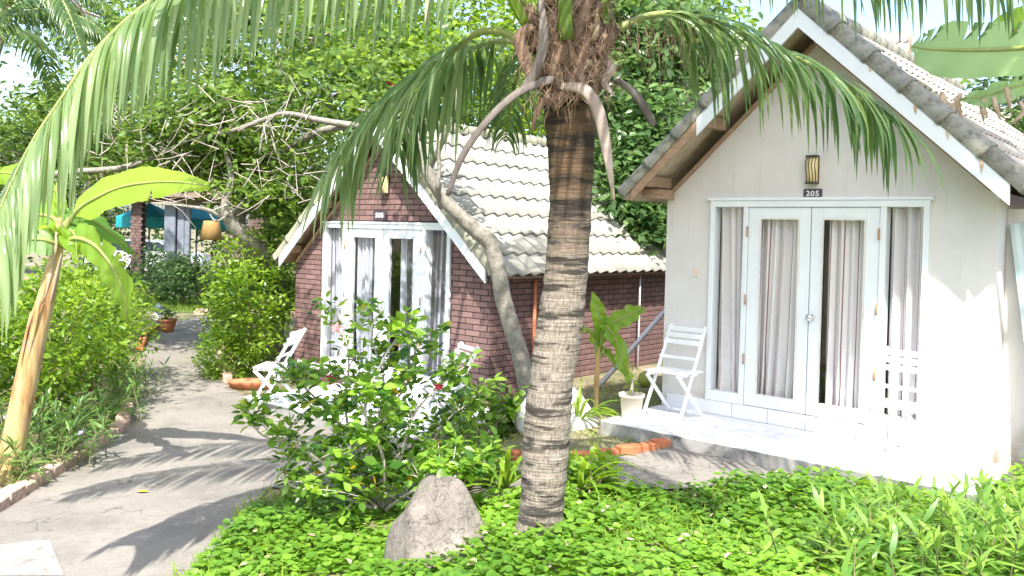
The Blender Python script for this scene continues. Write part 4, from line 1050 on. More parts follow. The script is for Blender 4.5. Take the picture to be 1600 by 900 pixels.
# ------------------------------------------------------------------ leaning grey tree in front of the brick bungalow
lt = place(838, 672); tree = empty('leaning_tree', lt); tag(tree, 'grey barked tree leaning left across the verge of the brick bungalow', 'tree')
def T5(x, y, d=8.7): return at(x, y, d) - lt
tk = [T5(838, 672, 8.9), T5(826, 610, 8.85), T5(808, 540, 8.8), T5(788, 470, 8.75), T5(775, 410, 8.7), T5(765, 378, 8.7), T5(745, 362, 8.65), T5(715, 335, 8.6), T5(690, 305, 8.55), T5(668, 270, 8.5), T5(650, 230, 8.5), T5(640, 170, 8.5)]
q = spline(tk, 90); w = lin([16, 14.5, 13.5, 13, 12.5, 13, 12, 11, 10, 9, 8, 7], 90)
MB().tube([p + V(noise.noise(p * 3) * .012, 0, 0) for p in q], [(r + 1.1 * noise.noise(p * 9)) * 8.7 / F_PX for r, p in zip(w, q)], 16).build('trunk', M['bark_grey'], tree)
for pts, ws in (([T5(690, 322), T5(684, 295, 8.4), T5(686, 262, 8.4), T5(684, 220, 8.4)], [6, 4, 3.5, 3]),
                ([T5(668, 268), T5(700, 200, 8.4), T5(720, 120, 8.4)], [6, 4, 3]), ([T5(650, 230), T5(610, 190, 8.2), T5(560, 170, 8.0)], [5, 4, 2])):
    MB().tube(spline(pts, 16), [r * 8.4 / F_PX for r in lin(ws, 16)], 8).build('branch', M['bark_grey'], tree)
P, cc, ti = clump_pts(at(640, 120, 9.0) - lt, (1.3, 1.0, .65), 60, 20, (.10, .10, .08), .3)
link('crown', cloud_mesh('crown', P, .12 * RNG.uniform(.6, 1.2, len(P)), LM['mid'], 'leaf', tint=ti), tree, 'stuff')

# ------------------------------------------------------------------ hibiscus bush in the foreground
hb = place(598, 800); hib = empty('hibiscus_bush', hb); tag(hib, 'open hibiscus bush with glossy leaves and red flowers left of the boulder', 'bush')
hd = (hb - CAM).dot(fw)
def Hh(x, y, dd=0): return at(x, y, hd + dd) - hb
br_pts = []
forks = [[(598, 800, 0), (590, 740, .05), (600, 660, .1), (640, 590, .1), (655, 520, .1)], [(598, 800, 0), (570, 720, -.1), (520, 650, -.2), (470, 600, -.2), (430, 560, -.2)],
         [(598, 800, 0), (625, 720, -.1), (645, 650, -.15), (690, 600, -.1), (730, 570, 0)], [(598, 800, 0), (560, 730, .2), (540, 640, .3), (545, 560, .3), (530, 490, .3)],
         [(598, 800, 0), (540, 750, -.25), (470, 700, -.4), (410, 680, -.4), (380, 640, -.4)], [(598, 800, 0), (640, 740, .2), (675, 690, .3), (705, 650, .3), (735, 630, .3)],
         [(598, 800, 0), (585, 700, .4), (600, 600, .45), (580, 520, .4), (600, 480, .4)], [(598, 800, 0), (640, 770, -.3), (700, 745, -.4), (745, 730, -.3)],
         [(598, 800, 0), (600, 720, -.3), (570, 640, -.4), (600, 560, -.3), (620, 530, -.3)], [(598, 800, 0), (530, 775, -.3), (470, 765, -.4), (430, 740, -.4)]]
ends = []; dens = []
for f_ in forks:
    q = spline([Hh(*p) for p in f_], 20); MB().tube(q, lin([.017, .012, .008, .004], 20), 7).build('branch', M['twig'], hib)
    for k in range(17):
        i = random.randint(3, 20); s0 = q[i]; e = s0 + V(random.gauss(0, .16), random.gauss(0, .16), random.uniform(-.02, .24)) * 1.0
        ends.append((s0, e, 1 if i > 12 else .6))
tw = MB(); LP = []; LD = []
for s0, e, k in ends:
    q = curve_pts(s0, e, .02, 5); tw.tube(q, [.005, .0045, .004, .003, .003, .002], 5, cap=False)
    for j in range(19):
        t = random.uniform(.3, 1.08); p = s0.lerp(e, t); a = random.uniform(0, 6.28)
        dv = V(math.cos(a), math.sin(a), random.gauss(.0, .45)) + (e - s0).normalized() * .5
        LP.append(p + dv.normalized() * .03 + V(random.gauss(0, .02), random.gauss(0, .02), random.gauss(0, .02))); LD.append(dv.normalized())
tw.build('twig', M['twig'], hib, 'stuff')
hl = []
for k in range(4):
    Tp, Fc = TPL['leaf']; mb = MB(); wdt = 1.15 + .15 * k
    # a fuller leaf: two rows either side of the midrib
    vs = []; nn = 6
    for i in range(nn + 1):
        t = i / nn; ww = .33 * wdt * math.sin(math.pi * min(1, t * .96 + .04)) ** .8 * (1.15 - .75 * t); zz = -.12 * t * t - .03 * k * t
        vs += [V(t, ww, zz + .10 * ww), V(t, 0, zz - .03), V(t, -ww, zz + .10 * ww)]
    fs = []
    for i in range(nn): b = 3 * i; fs += [(b, b + 1, b + 4, b + 3), (b + 1, b + 2, b + 5, b + 4)]
    mb.add(vs, fs, True); hl.append(mb.mesh('leaf', LM['hibo']))
order = sorted(range(len(LP)), key=lambda i: (LP[i] + hb - CAM).length); 
front = order[:290]; rest_i = order[290:]
for i in front:
    o = link('leaf', hl[i % 4], hib); x = LD[i]; u = V(random.gauss(0, .4), random.gauss(0, .4) - .2, 1); u = (u - x * u.dot(x)).normalized(); y = u.cross(x)
    Mx = Matrix((x, y, u)).transposed().to_4x4(); sc = random.uniform(.06, .11); Mx = Matrix.Translation(LP[i]) @ Mx @ Matrix.Scale(sc, 4); o.matrix_local = Mx
P = np.array([LP[i] for i in rest_i]); Dd = np.array([LD[i] for i in rest_i])
link('leaf', cloud_mesh('leaves_behind', P, .095 * RNG.uniform(.65, 1.15, len(P)), LM['hib'], 'leaf', D=Dd), hib, 'stuff')
def flower(parent, root, p, size, mat, facing=(0, -1, .1)):
    mb = MB(); z = Vector(facing).normalized(); x = V(1, 0, 0); y = z.cross(x)
    for k in range(5):
        a = 2 * math.pi * k / 5 + random.random() * .3; d = x * math.cos(a) + y * math.sin(a); s_ = z.cross(d)
        mb.add([p, p + d * size * .5 + s_ * size * .28 + z * size * .2, p + d * size + z * size * .12, p + d * size * .5 - s_ * size * .28 + z * size * .2], [(0, 1, 2, 3)], True)
    mb.tube([p, p + z * size * .9 + V(0, 0, -.1 * size)], [size * .06, size * .03], 5)
    return mb.build('flower', mat, parent)
flower(hib, hb, Hh(685, 602, -.15), .05, M['red'], (.2, -1, -.7)); flower(hib, hb, Hh(518, 590, .1), .05, M['red'], (-.4, -.8, -.4)); flower(hib, hb, Hh(525, 512, .25), .05, surf('pink_petal', (.75, .22, .25), (.8, .3, .3), 8, .6, 0), (.3, -1, .4)); flower(hib, hb, Hh(512, 600, .0), .035, M['red'], (-.4, -.8, -.4))
for (x, y) in ((442, 730), (583, 743), (590, 762)):
    o = link('leaf', hl[0], hib); o.data = hl[0].copy(); o.data.materials[0] = M['yellow']; o.matrix_local = Matrix.Translation(Hh(x, y, -.3)) @ Matrix.Rotation(1.2, 4, 'Y') @ Matrix.Scale(.08, 4)

# ------------------------------------------------------------------ ground cover
poly = [(-1.95, 3.4), (-1.88, 5.2), (-1.86, 6.4), (-1.7, 7.0), (-1.0, 6.8), (-.3, 6.45), (.4, 6.25), (1.2, 6.15), (1.75, 6.4), (2.3, 6.45), (2.75, 6.35)]
for a, n_ in ((.55, 1.02), (1.05, .95), (1.62, .62), (1.78, .35), (1.8, -.25)):
    p = house_pt(P205, a, n_, 0); poly.append((p.x, p.y))
poly += [(6.5, 8.6), (7.5, 7.5), (7.0, 3.2)]
def inpoly(x, y, pl):
    c = np.zeros(len(x), bool); j = len(pl) - 1
    for i in range(len(pl)):
        xi, yi = pl[i]; xj, yj = pl[j]
        with np.errstate(divide='ignore', invalid='ignore'):
            c ^= ((yi > y) != (yj > y)) & (x < (xj - xi) * (y - yi) / (yj - yi + 1e-12) + xi)
        j = i
    return c
def vh(x, y):
    t = np.clip((.8 - x) / 1.7, 0, 1); return -.3 * t * t * (3 - 2 * t)
def mound(x, y): return 0.08 + .24 * np.clip((x - 3.1) / 1.0, 0, 1) * np.clip((y - 4.8) / 1.0, 0, 1) + .06 * np.sin(x * 2.3 + y) * np.cos(y * 1.9 - x) + .035 * np.sin(x * 7.1) * np.cos(y * 6.3)
def scatter(n, box, pl, seed=0):
    x = RNG.uniform(box[0], box[1], n); y = RNG.uniform(box[2], box[3], n); k = inpoly(x, y, pl); return x[k], y[k]
mb = MB()   # soil hidden under the leaves
tag(strip_sheet('planting_soil', [(-1.9, 3.2), (-1.83, 5), (-1.8, 6.8)], [(7, 3.2), (7, 5), (7, 8)], .004, surf('leafy_soil', (.03, .035, .015), (.06, .055, .03), 6, .95, .6, .02), 60, 8), kind='structure') if False else None
x, y = scatter(86000, (-2, 7, 3.6, 8.6), poly)
gk = (np.sin(x * 3.1 + 1.3 * np.sin(y * 2.2)) * np.cos(y * 3.7 + np.sin(x * 2.9)) < .80) | (RNG.random(len(x)) < .35); x, y = x[gk], y[gk]
hh = np.maximum(mound(x, y), .02) * RNG.uniform(.25, 1.15, len(x))
P = np.stack([x, y, vh(x, y) + hh], 1)
pt = .5 + .5 * np.sin(x * 1.7 + 2) * np.cos(y * 2.1) ; tt = np.clip(RNG.random(len(x)) * .55 + pt * .45, 0, 1)
a = RNG.uniform(0, 2 * np.pi, len(x)); e = RNG.normal(.0, .22, len(x)); Dd = np.stack([np.cos(a) * np.cos(e), np.sin(a) * np.cos(e), np.sin(e)], 1)
tag(link('ground_cover', cloud_mesh('ground_cover', P, .050 * RNG.uniform(.4, 1.35, len(x)), LM['cover'], 'round', D=Dd, up=1.4, tint=tt, roll_=.32)), 'round leaved green ground cover in front of the terrace', 'ground cover', kind='stuff')
x, y = scatter(420, (-1.9, 5.5, 4.2, 8.2), poly); a = RNG.uniform(0, 6.28, len(x))
tag(link('dead_leaves', cloud_mesh('dead_leaves', np.stack([x, y, vh(x, y) + np.maximum(mound(x, y), .02) * 1.05], 1), .07 * RNG.uniform(.5, 1.2, len(x)), M['dryleaf'], 'leaf', D=np.stack([np.cos(a), np.sin(a), 0 * a], 1), up=1.2)), 'scattered dry brown leaves caught in the ground cover', 'dead leaves', kind='stuff')
x = RNG.uniform(-2.2, 2.6, 260); y = RNG.uniform(6.0, 9.0, 260); a = RNG.uniform(0, 6.28, 260)
tag(link('leaf_litter', cloud_mesh('leaf_litter', np.stack([x, y, vh(x, y) + .03], 1), .035 * RNG.uniform(.4, 1.3, 260), M['dryleaf'], 'small', D=np.stack([np.cos(a), np.sin(a), 0 * a], 1), up=2)), 'small dry litter on the forecourt and in the sandy bed', 'leaf litter', kind='stuff')
def grass_patch(label, pl, box, n, L, spread=.5):
    x, y = scatter(n, box, pl); a = RNG.uniform(0, 2 * np.pi, len(x)); e = RNG.uniform(.5, 1.4, len(x))
    Dd = np.stack([np.cos(a) * np.cos(e), np.sin(a) * np.cos(e), np.sin(e)], 1)
    P = np.stack([x, y, vh(x, y) + .005], 1)
    tag(link('grass', cloud_mesh('grass', P, L * RNG.uniform(.5, 1.3, len(x)), LM['grass'], 'blade', D=Dd, up=.2)), label, 'grass', kind='stuff')
grass_patch('bright weedy grass tufts at the path side of the ground cover', [(-2.0, 3.5), (-1.95, 6.9), (-1.4, 6.6), (-1.3, 5.0), (-1.5, 3.5)], (-2, -1, 3.5, 7), 2600, .13)
grass_patch('thin grass poking through the sunny ground cover by the terrace', poly, (.6, 6.5, 4.8, 8.3), 5000, .11)
bedpoly = [(b.x, b.y) for b in BED] + [(1.2, 8.6), (2.2, 10.2), (1.4, 10.9), (-.1, 9.4)]
grass_patch('patchy grass in the sandy bed between the bungalows', bedpoly, (-1, 2.4, 7.4, 11), 3200, .09)
grass_patch('small shaded lawn beyond the far end of the path', [(-12, 20.9), (-4.6, 20.9), (-4.6, 25), (-13, 25)], (-13, -4, 20.9, 25), 16000, .11)
lawn = strip_sheet('lawn', [(-13, 20.9), (-8, 20.9), (-4.6, 20.9)], [(-13, 26), (-8, 26), (-4.6, 26)], .006, surf('lawn_green', (.06, .10, .02), (.11, .16, .03), 4, .9, .5, .02))

# ------------------------------------------------------------------ leafy stem plants
def stem_plant(name, label, cat, base, n, h, L, mat, group=None, spread=.18, lean=.25, w='lance', pairs=7, flowers=0, fm='purple'):
    root = empty(name, base); tag(root, label, cat, group); mb = MB(); P = []; Dd = []; tops = []
    for i in range(n):
        s0 = V(random.gauss(0, spread), random.gauss(0, spread), 0); hh = h * random.uniform(.6, 1.1); e = s0 + V(random.gauss(0, lean) * hh, random.gauss(0, lean) * hh, hh)
        q = curve_pts(s0, e, .02, 5); mb.tube(q, lin([.006, .003], 5), 5, cap=False); tops.append(e)
        for j in range(pairs):
            t = .25 + .75 * j / (pairs - 1); p = s0.lerp(e, t); a = random.uniform(0, 6.28)
            for s_ in (0, math.pi):
                P.append(p); el = .25 + .6 * (t > .85) + random.gauss(0, .2); Dd.append((math.cos(a + s_) * math.cos(el), math.sin(a + s_) * math.cos(el), math.sin(el)))
    mb.build('stem', M['stem'], root, 'stuff')
    link('leaf', cloud_mesh('leaves', P, L * RNG.uniform(.7, 1.2, len(P)), LM[mat], w, D=np.array(Dd), up=1.0, roll_=.3), root, 'stuff')
    for k in range(flowers):
        e = tops[k]; flower(root, base, e + V(0, -.02, .02), .028, M[fm], (.1, -.7, .6))
    return root
for i, (x, y) in enumerate([(1300, 905), (1365, 880), (1430, 905), (1490, 880), (1545, 900), (1600, 870), (1400, 850), (1520, 845), (1340, 930), (1470, 935), (1590, 930), (1650, 900)]):
    b = place(x, y); stem_plant('lance_leaf_plant', 'pale green lance leaved plant in the front right corner of the ground cover', 'plant', b, 9, .34, .17, 'lance', 'lance leaved plants in the front right corner', .12, .2)
for i, (x, y, fl) in enumerate([(60, 765, 1), (105, 735, 0), (150, 712, 0), (180, 690, 0), (208, 660, 0), (222, 640, 0), (130, 700, 0), (90, 705, 0), (228, 618, 0), (30, 700, 1)]):
    b = place(x, y); b.x -= .16; stem_plant('ruellia_plant', ('narrow leaved plant with a purple flower at the foot of the leaning banana trunk' if i == 0 else 'narrow leaved plant with a purple flower at the left edge, behind the banana trunk') if fl else 'narrow leaved dark green plant along the left kerb', 'plant', b, 11, .36 + .05 * (i > 5), .15, 'lance_d', 'narrow leaved plants along the left kerb' if not fl else 'narrow leaved plants with purple flowers', .16, .28, flowers=fl)

# strap-leaved lilies
def strap_plant(label, base, n, L, w, mat='strap', az=None, lift=(.5, 1.3)):
    root = empty('strap_leaf_lily', base); tag(root, label, 'plant')
    for i in range(n):
        a = random.uniform(*az) if az else random.uniform(0, 6.28); el = random.uniform(*lift); l = L * random.uniform(.65, 1.1)
        p = V(0, 0, 0); d = V(math.cos(a) * math.cos(el), math.sin(a) * math.cos(el), math.sin(el)); pts = [p]
        for k in range(8):
            d = (d + V(0, 0, -.16 - .02 * k)).normalized(); p = p + d * l / 8; pts.append(p)
        sd = V(-math.sin(a), math.cos(a), 0); vs = []
        for k, q in enumerate(pts):
            t = k / 8; ww = w * (.6 + .8 * t if t < .5 else 1.0 * (1 - (t - .5) / .5) ** .8 + .02); vs += [q + sd * ww, q + V(0, 0, -ww * .5), q - sd * ww]
        fs = []
        for k in range(8): b = 3 * k; fs += [(b, b + 1, b + 4, b + 3), (b + 1, b + 2, b + 5, b + 4)]
        link('leaf', MB().add(vs, fs, True).mesh('leaf', LM[mat]), root)
    return root
strap_plant('bright strap leaved lily right of the palm trunk foot', place(905, 772), 34, .62, .020)
strap_plant('strap leaved lily arching left of the palm trunk', place(790, 765), 16, .66, .022)
strap_plant('upright strap leaved clump beside the white boulder', place(903, 668), 26, .62, .020, lift=(.9, 1.45))
shrub('low_weed', 'low leafy weed at the palm foot, below the lily', 'plant', place(925, 775), place(925, 765) + V(0, 0, .14), (.22, .15, .12), 14, 14, .06, 'lime', 'round', .05, stems=4)
shrub('low_plant', 'dark leafy plant between the hibiscus and the palm trunk', 'plant', place(720, 775), place(720, 765) + V(0, 0, .2), (.45, .25, .22), 36, 16, .075, 'hib', 'round', .07, stems=8)
shrub('low_plant', 'leafy twiggy plant left of the palm trunk over the sandy bed', 'plant', place(752, 700), place(752, 690) + V(0, 0, .33), (.42, .2, .22), 22, 14, .085, 'hib', 'round', .07, stems=12)
shrub('lavender_bush', 'small grey green needle leaved bush at the corner of the brick terrace', 'bush', place(720, 680), place(720, 676) + V(0, 0, .2), (.3, .2, .2), 26, 26, .085, 'lance', 'blade', .05, stems=10)
shrub('leafy_bush', 'dark leafy bush against the right corner of the cream bungalow', 'bush', place(1585, 715), place(1600, 705) + V(0, 0, .2), (.5, .3, .28), 40, 22, .07, 'hib', 'round', .07)

# ------------------------------------------------------------------ pots, boulders, poles in the gap
pp = house_pt(P205, -1.36, .78, .13)
pot = empty('flower_pot', pp); tag(pot, 'cream plastic flower pot on the left front corner of the cream terrace', 'pot')
MB().lathe([(0, 0), (.085, 0), (.088, .01), (.108, .20), (.122, .205), (.124, .235), (.114, .235), (.108, .19), (0, .185)], 28).build('pot_body', M['pot'], pot)
MB().lathe([(0, .192), (.106, .192)], 20).build('soil', M['soil'], pot)
pr_ = pp + V(0, 0, .19); pl_ = empty('potted_plant', pr_); tag(pl_, 'small stubby plant with narrow green leaves growing in the cream pot', 'plant')
MB().tube([V(0, 0, 0), V(.0, 0, .1), V(.01, 0, .2)], [.022, .018, .014], 8).build('stem', M['twig'], pl_)
for k in range(46):
    a = random.uniform(0, 6.28); z = random.uniform(.06, .30); el = random.uniform(-.5, .9); l = random.uniform(.07, .13); d = V(math.cos(a) * math.cos(el), math.sin(a) * math.cos(el), math.sin(el)); sd = V(-math.sin(a), math.cos(a), 0) * .009
    p = V(.005, 0, z); link('leaf', MB().add([p - sd * .5, p + sd * .5, p + d * l * .5 + sd, p + d * l * .5 - sd, p + d * l + V(0, 0, -.03)], [(0, 1, 2, 3), (3, 2, 4)]).mesh('leaf', LM['strap']), pl_)
wb = place(872, 668); boulder('boulder', 'large rounded white boulder half hidden behind the palm trunk', wb + V(0, .1, .08), (.42, .34, .34), (0, 0), M['whitestone'], 5, 3, 1.0, .06)
def rod(name, label, a, b, r, mat, cat):
    o = MB().tube([Vector(b) - Vector(a), V(0, 0, 0)], r, 10).build(name, mat); o.location = a; return tag(o, label, cat)
rod('pipe', 'grey pipe leaning on the left wall of the cream bungalow', house_pt(P505, 2.35, -1.1, -.28), at(1040, 485, 10.3), .03, M['pipe'], 'pipe')
rod('thin_pole', 'thin pale upright pole in front of the brick side wall', house_pt(P505, 2.05, -2.9, -.28), house_pt(P505, 2.05, -2.9, 1.3), .012, M['pipe'], 'pole')
rod('drain_pipe', 'brown drain pipe on the brick wall behind the leaning tree', house_pt(P505, 1.96, -.72, -.28), house_pt(P505, 1.96, -.72, 1.3), .022, M['clay'], 'pipe')
cn = place(1000, 635); o = MB().lathe([(0, 0), (.06, .01), (.095, .06), (.10, .10), (.085, .16), (.04, .19), (0, .195)], 16).build('coconut', M['fruit']); o.location = cn + V(.25, 1.2, 0); tag(o, 'green coconut lying in the alley between the bungalows', 'coconut')
# corrugated sheets leaning at the right
def sheet(label, p, w, h, lean, rz):
    mb = MB(); n = 24; vs = []
    for i in range(n + 1):
        x = w * i / n; y = .012 * (1 if (i // 2) % 2 else -1); vs += [V(x, y, 0), V(x, y + lean, h)]
    mb.add(vs, [(2 * i, 2 * i + 2, 2 * i + 3, 2 * i + 1) for i in range(n)])
    o = mb.build('metal_sheet', M['sheet']); o.location = p; o.rotation_euler = (0, R_(-9), rz); mo = o.modifiers.new('solid', 'SOLIDIFY'); mo.thickness = .003; return tag(o, label, 'sheet')
sheet('pale green corrugated sheet leaning on the white wall at the right edge', house_pt(P205, 1.85, -.05, .0), .75, 2.05, .22, RZ)
# stained shallow planters by the brick terrace
o = MB().lathe([(0, 0), (.19, 0), (.21, .07), (.22, .09), (.20, .09), (.19, .06), (0, .055)], 20).build('clay_planter', M['clay']); o.location = V(-3.40, 11.35, -.29); o.scale = (1.5, .9, 1); tag(o, 'shallow orange clay planter at the path edge left of the white chair', 'planter')

# ------------------------------------------------------------------ shrubs along the path
shrub('lime_shrub', 'bright lime green shrub behind the leaning banana plant', 'bush', V(-4.9, 9.1, -.3), V(-4.95, 9.3, .62), (.85, .85, .82), 130, 34, .085, 'lime', 'leaf', .10, stems=14)
shrub('lime_shrub', 'dense green shrub at the left edge behind the banana trunk', 'bush', V(-5.6, 7.9, -.3), V(-5.9, 8.2, .55), (1.0, .8, .85), 120, 34, .085, 'mid', 'leaf', .11, stems=14)
shrub('lime_shrub', 'round yellow green shrub beside the path bend, next to the drooping banana leaf', 'bush', V(-5.35, 10.9, -.3), V(-5.45, 11.1, .55), (.75, .85, .85), 110, 34, .085, 'lime', 'leaf', .10, stems=14)
shrub('lime_shrub', 'far yellow green shrub at the left edge beyond the banana plant', 'bush', V(-7.6, 11.0, -.3), V(-7.6, 11.0, .6), (1.3, 1.0, .9), 130, 34, .095, 'lime', 'leaf', .13, stems=14)
shrub('lime_shrub', 'shrub with pale leaf sprays just before the garden lantern', 'bush', V(-6.7, 13.6, -.3), V(-6.8, 13.6, .4), (.7, .9, .7), 80, 30, .095, 'lime', 'leaf', .11, stems=14)
shrub('creeper_shrub', 'vine covered shrub at the left corner of the brick bungalow', 'bush', V(-3.75, 12.5, -.3), V(-3.85, 12.7, .75), (.65, .8, 1.05), 130, 32, .09, 'lime', 'leaf', .10, stems=14)
shrub('creeper_shrub', 'low bright green shrub right of the path, in front of the vine covered one', 'bush', V(-3.9, 12.0, -.3), V(-4.0, 12.1, .0), (.42, .45, .42), 70, 30, .06, 'lime', 'leaf', .07, stems=10)
shrub('creeper_shrub', 'darker shrub right of the path bend behind the vine covered one', 'bush', V(-4.7, 15.3, -.3), V(-4.7, 15.3, .45), (.7, 1.0, .85), 100, 30, .09, 'mid', 'leaf', .12, stems=14)
shrub('creeper_shrub', 'leafy shrub climbing under the left eave of the brick bungalow', 'bush', V(-4.0, 14.2, -.3), V(-3.75, 13.9, 1.35), (.6, .8, .75), 90, 30, .09, 'mid', 'leaf', .11, stems=10)
for k, (x, y, s_) in enumerate([(-8.6, 22.5, .8), (-7.2, 22.3, .75), (-10.2, 21.5, .9), (-5.6, 22.0, .7), (-9.6, 24, 1.0)]):
    shrub('dark_shrub', ['dark shrub in front of the white pavilion posts', 'dark shrub below the amber lampshade', 'dark shrub behind the garden lantern', 'dark shrub right of the far lawn by the fence', 'tall dark shrub left of the parked car'][k], 'bush', V(x, y, -.3), V(x, y, .2 + .2 * s_), (s_ * .9, s_ * .6, s_ * .8), 60, 26, .13, 'deep', 'leaf', .15, stems=8)

# garden lantern, clay pot
gl = V(-9.3, 19.8, -.3); gl = CAM + ray(248, 486) * ((-.3 - CAM_H) / ray(248, 486).z) if False else at(248, 480, 17.5); gl.z = -.3
g_ = empty('garden_lantern', gl); tag(g_, 'small grey garden lantern left of the path, above the clay pot', 'lantern')
MB().tube([V(0, 0, 0), V(0, 0, .18)], .03, 8).build('post', M['graywood'], g_)
MB().lathe([(.0, .18), (.09, .18), (.10, .20), (.075, .21), (.085, .40), (.0, .40)], 8).build('lamp_body', M['pipe'], g_)
MB().lathe([(.13, .40), (.11, .44), (.05, .50), (.02, .53), (.0, .55)], 8).build('cap', M['graywood'], g_)
cp = at(262, 505, 17.0); cp.z = -.3; c_ = empty('clay_pot', cp); tag(c_, 'orange clay pot at the kerb by the far end of the path', 'pot')
MB().lathe([(0, 0), (.10, 0), (.15, .15), (.16, .22), (.18, .23), (.18, .27), (.15, .27), (.14, .2), (0, .2)], 16).build('pot_body', M['clay'], c_)
shrub('pot_plant', 'small dark plant in the far clay pot', 'plant', cp + V(0, 0, .2), cp + V(0, 0, .36), (.18, .18, .1), 12, 12, .08, 'deep', 'leaf', .06, stems=4)

# ------------------------------------------------------------------ pavilion, car, fence far down the path
pv = at(240, 470, 26); pv.z = -.3; pav = empty('garden_pavilion', pv); tag(pav, 'open garden pavilion with brick and pale grey posts beyond the path', 'pavilion')
def PVp(x, d=26): q_ = at(x, 400, d); return q_.x - pv.x
def col_bricks(x, w, h, mat, name, z0=0, d=0):
    MB().box(x - w / 2 + .01, x + w / 2 - .01, d - w / 2 + .01, d + w / 2 - .01, 0, h).build(name, M['mortar'], pav)
    mb = MB(); z = 0; k = 0
    while z < h - .05:
        off = .02 if k % 2 else -.02; mb.box(x - w / 2 + off, x + off - .006, d - w / 2, d + w / 2, z, z + .075); mb.box(x + off + .006, x + w / 2 + off, d - w / 2, d + w / 2, z, z + .075); z += .09; k += 1
    mb.build('column_brick', mat, pav, 'stuff')
M['brick_dark'] = surf('dark_old_brick', (.09, .055, .05), (.20, .13, .115), 6, .85, .4)
col_bricks(PVp(216), .32, 3.0, M['brick_dark'], 'brick_post'); col_bricks(PVp(402), .42, 3.0, M['brick_dark'], 'brick_post')
for x, w in ((268, .34), (284, .22), (293, .16)):
    X = PVp(x); MB().box(X - w / 2, X + w / 2, -w / 2, w / 2, 0, 2.9).build('post', M['graywood'], pav, bevel=.02)
MB().box(PVp(150), PVp(420), -.2, .1, 2.75, 3.0).build('beam', M['bark_brown'], pav)
MB().prism([(PVp(140), 2.95), (PVp(430), 2.95), (PVp(380), 4.4), (PVp(180), 4.4)], -.6, 3.0).build('roof', M['bark_brown'], pav)
um = at(240, 420, 29); um.z = -.3
for k, (x, lab) in enumerate(((232, 'turquoise parasol behind the pavilion, left of the pale posts'), (306, 'turquoise parasol behind the pavilion, right of the pale posts'))):
    u = at(x, 420, 29 + k); u.z = -.3; ur = empty('parasol', u); tag(ur, lab, 'parasol', 'turquoise parasols')
    MB().tube([V(0, 0, 0), V(0, 0, 2.7)], .03, 8).build('pole', M['graywood'], ur)
    mb = MB(); vs = [V(0, 0, 2.85)] + [V(1.1 * math.cos(i * math.pi / 4), 1.1 * math.sin(i * math.pi / 4), 2.35) for i in range(8)] + [V(1.1 * math.cos(i * math.pi / 4), 1.1 * math.sin(i * math.pi / 4), 2.0) for i in range(8)]
    mb.add(vs, [(0, 1 + i, 1 + (i + 1) % 8) for i in range(8)] + [(1 + i, 9 + i, 9 + (i + 1) % 8, 1 + (i + 1) % 8) for i in range(8)]); mb.build('canopy', M['turq'], ur)
# parked white car, seen between posts
cr_ = at(235, 430, 33); cr_.z = -.3; car = empty('parked_car', cr_, R_(8)); tag(car, 'white car parked beyond the pavilion posts', 'car')
MB().prism([(-2.1, .35), (2.1, .35), (2.15, .8), (1.9, 1.02), (1.1, 1.1), (.55, 1.5), (-1.3, 1.55), (-1.95, 1.05), (-2.15, .9)], -.85, .85).build('body', M['carwhite'], car, bevel=.04)
MB().prism([(1.0, 1.12), (.52, 1.45), (-.2, 1.48), (-.2, 1.12)], -.862, .862).build('window', M['carglass'], car); MB().prism([(-.28, 1.12), (-.28, 1.48), (-1.25, 1.5), (-1.7, 1.12)], -.862, .862).build('window', M['carglass'], car)
for sx in (-1.3, 1.35):
    for sy in (-.82, .82):
        w_ = MB().tube([V(sx, sy - .1, .33), V(sx, sy + .1, .33)], .33, 18, smooth=False).build('wheel', M['rubber'], car); MB().tube([V(sx, sy - .11, .33), V(sx, sy + .11, .33)], .18, 12, smooth=False).build('hubcap', M['pipe'], w_)
lb = at(330, 375, 24.5); lr = empty('hanging_lampshade', lb); tag(lr, 'amber woven lampshade hanging from the far pavilion', 'lampshade')
MB().lathe([(.22, .55), (.32, 0), (.30, 0), (.20, .55)], 12).build('lamp_shade', M['yellowbox'], lr); MB().tube([V(0, 0, .5), V(0, 0, 1.3)], .012, 5).build('cord', M['dark'], lr)
fn = at(372, 470, 23.5); fn.z = -.3; fe = empty('wooden_fence', fn); tag(fe, 'brown board fence in deep shade behind the curved trunk', 'fence')
bmz = MB().box(0, .135, -.012, .012, 0, 1.9).mesh('board', M['bark_brown'])
for k in range(26):
    o = link('board', bmz, fe); o.location = (-.4 + k * .15, random.uniform(-.008, .008), random.uniform(-.02, .02))
MB().box(-.4, 3.5, .02, .06, .4, .5).build('rail', M['bark_brown'], fe)

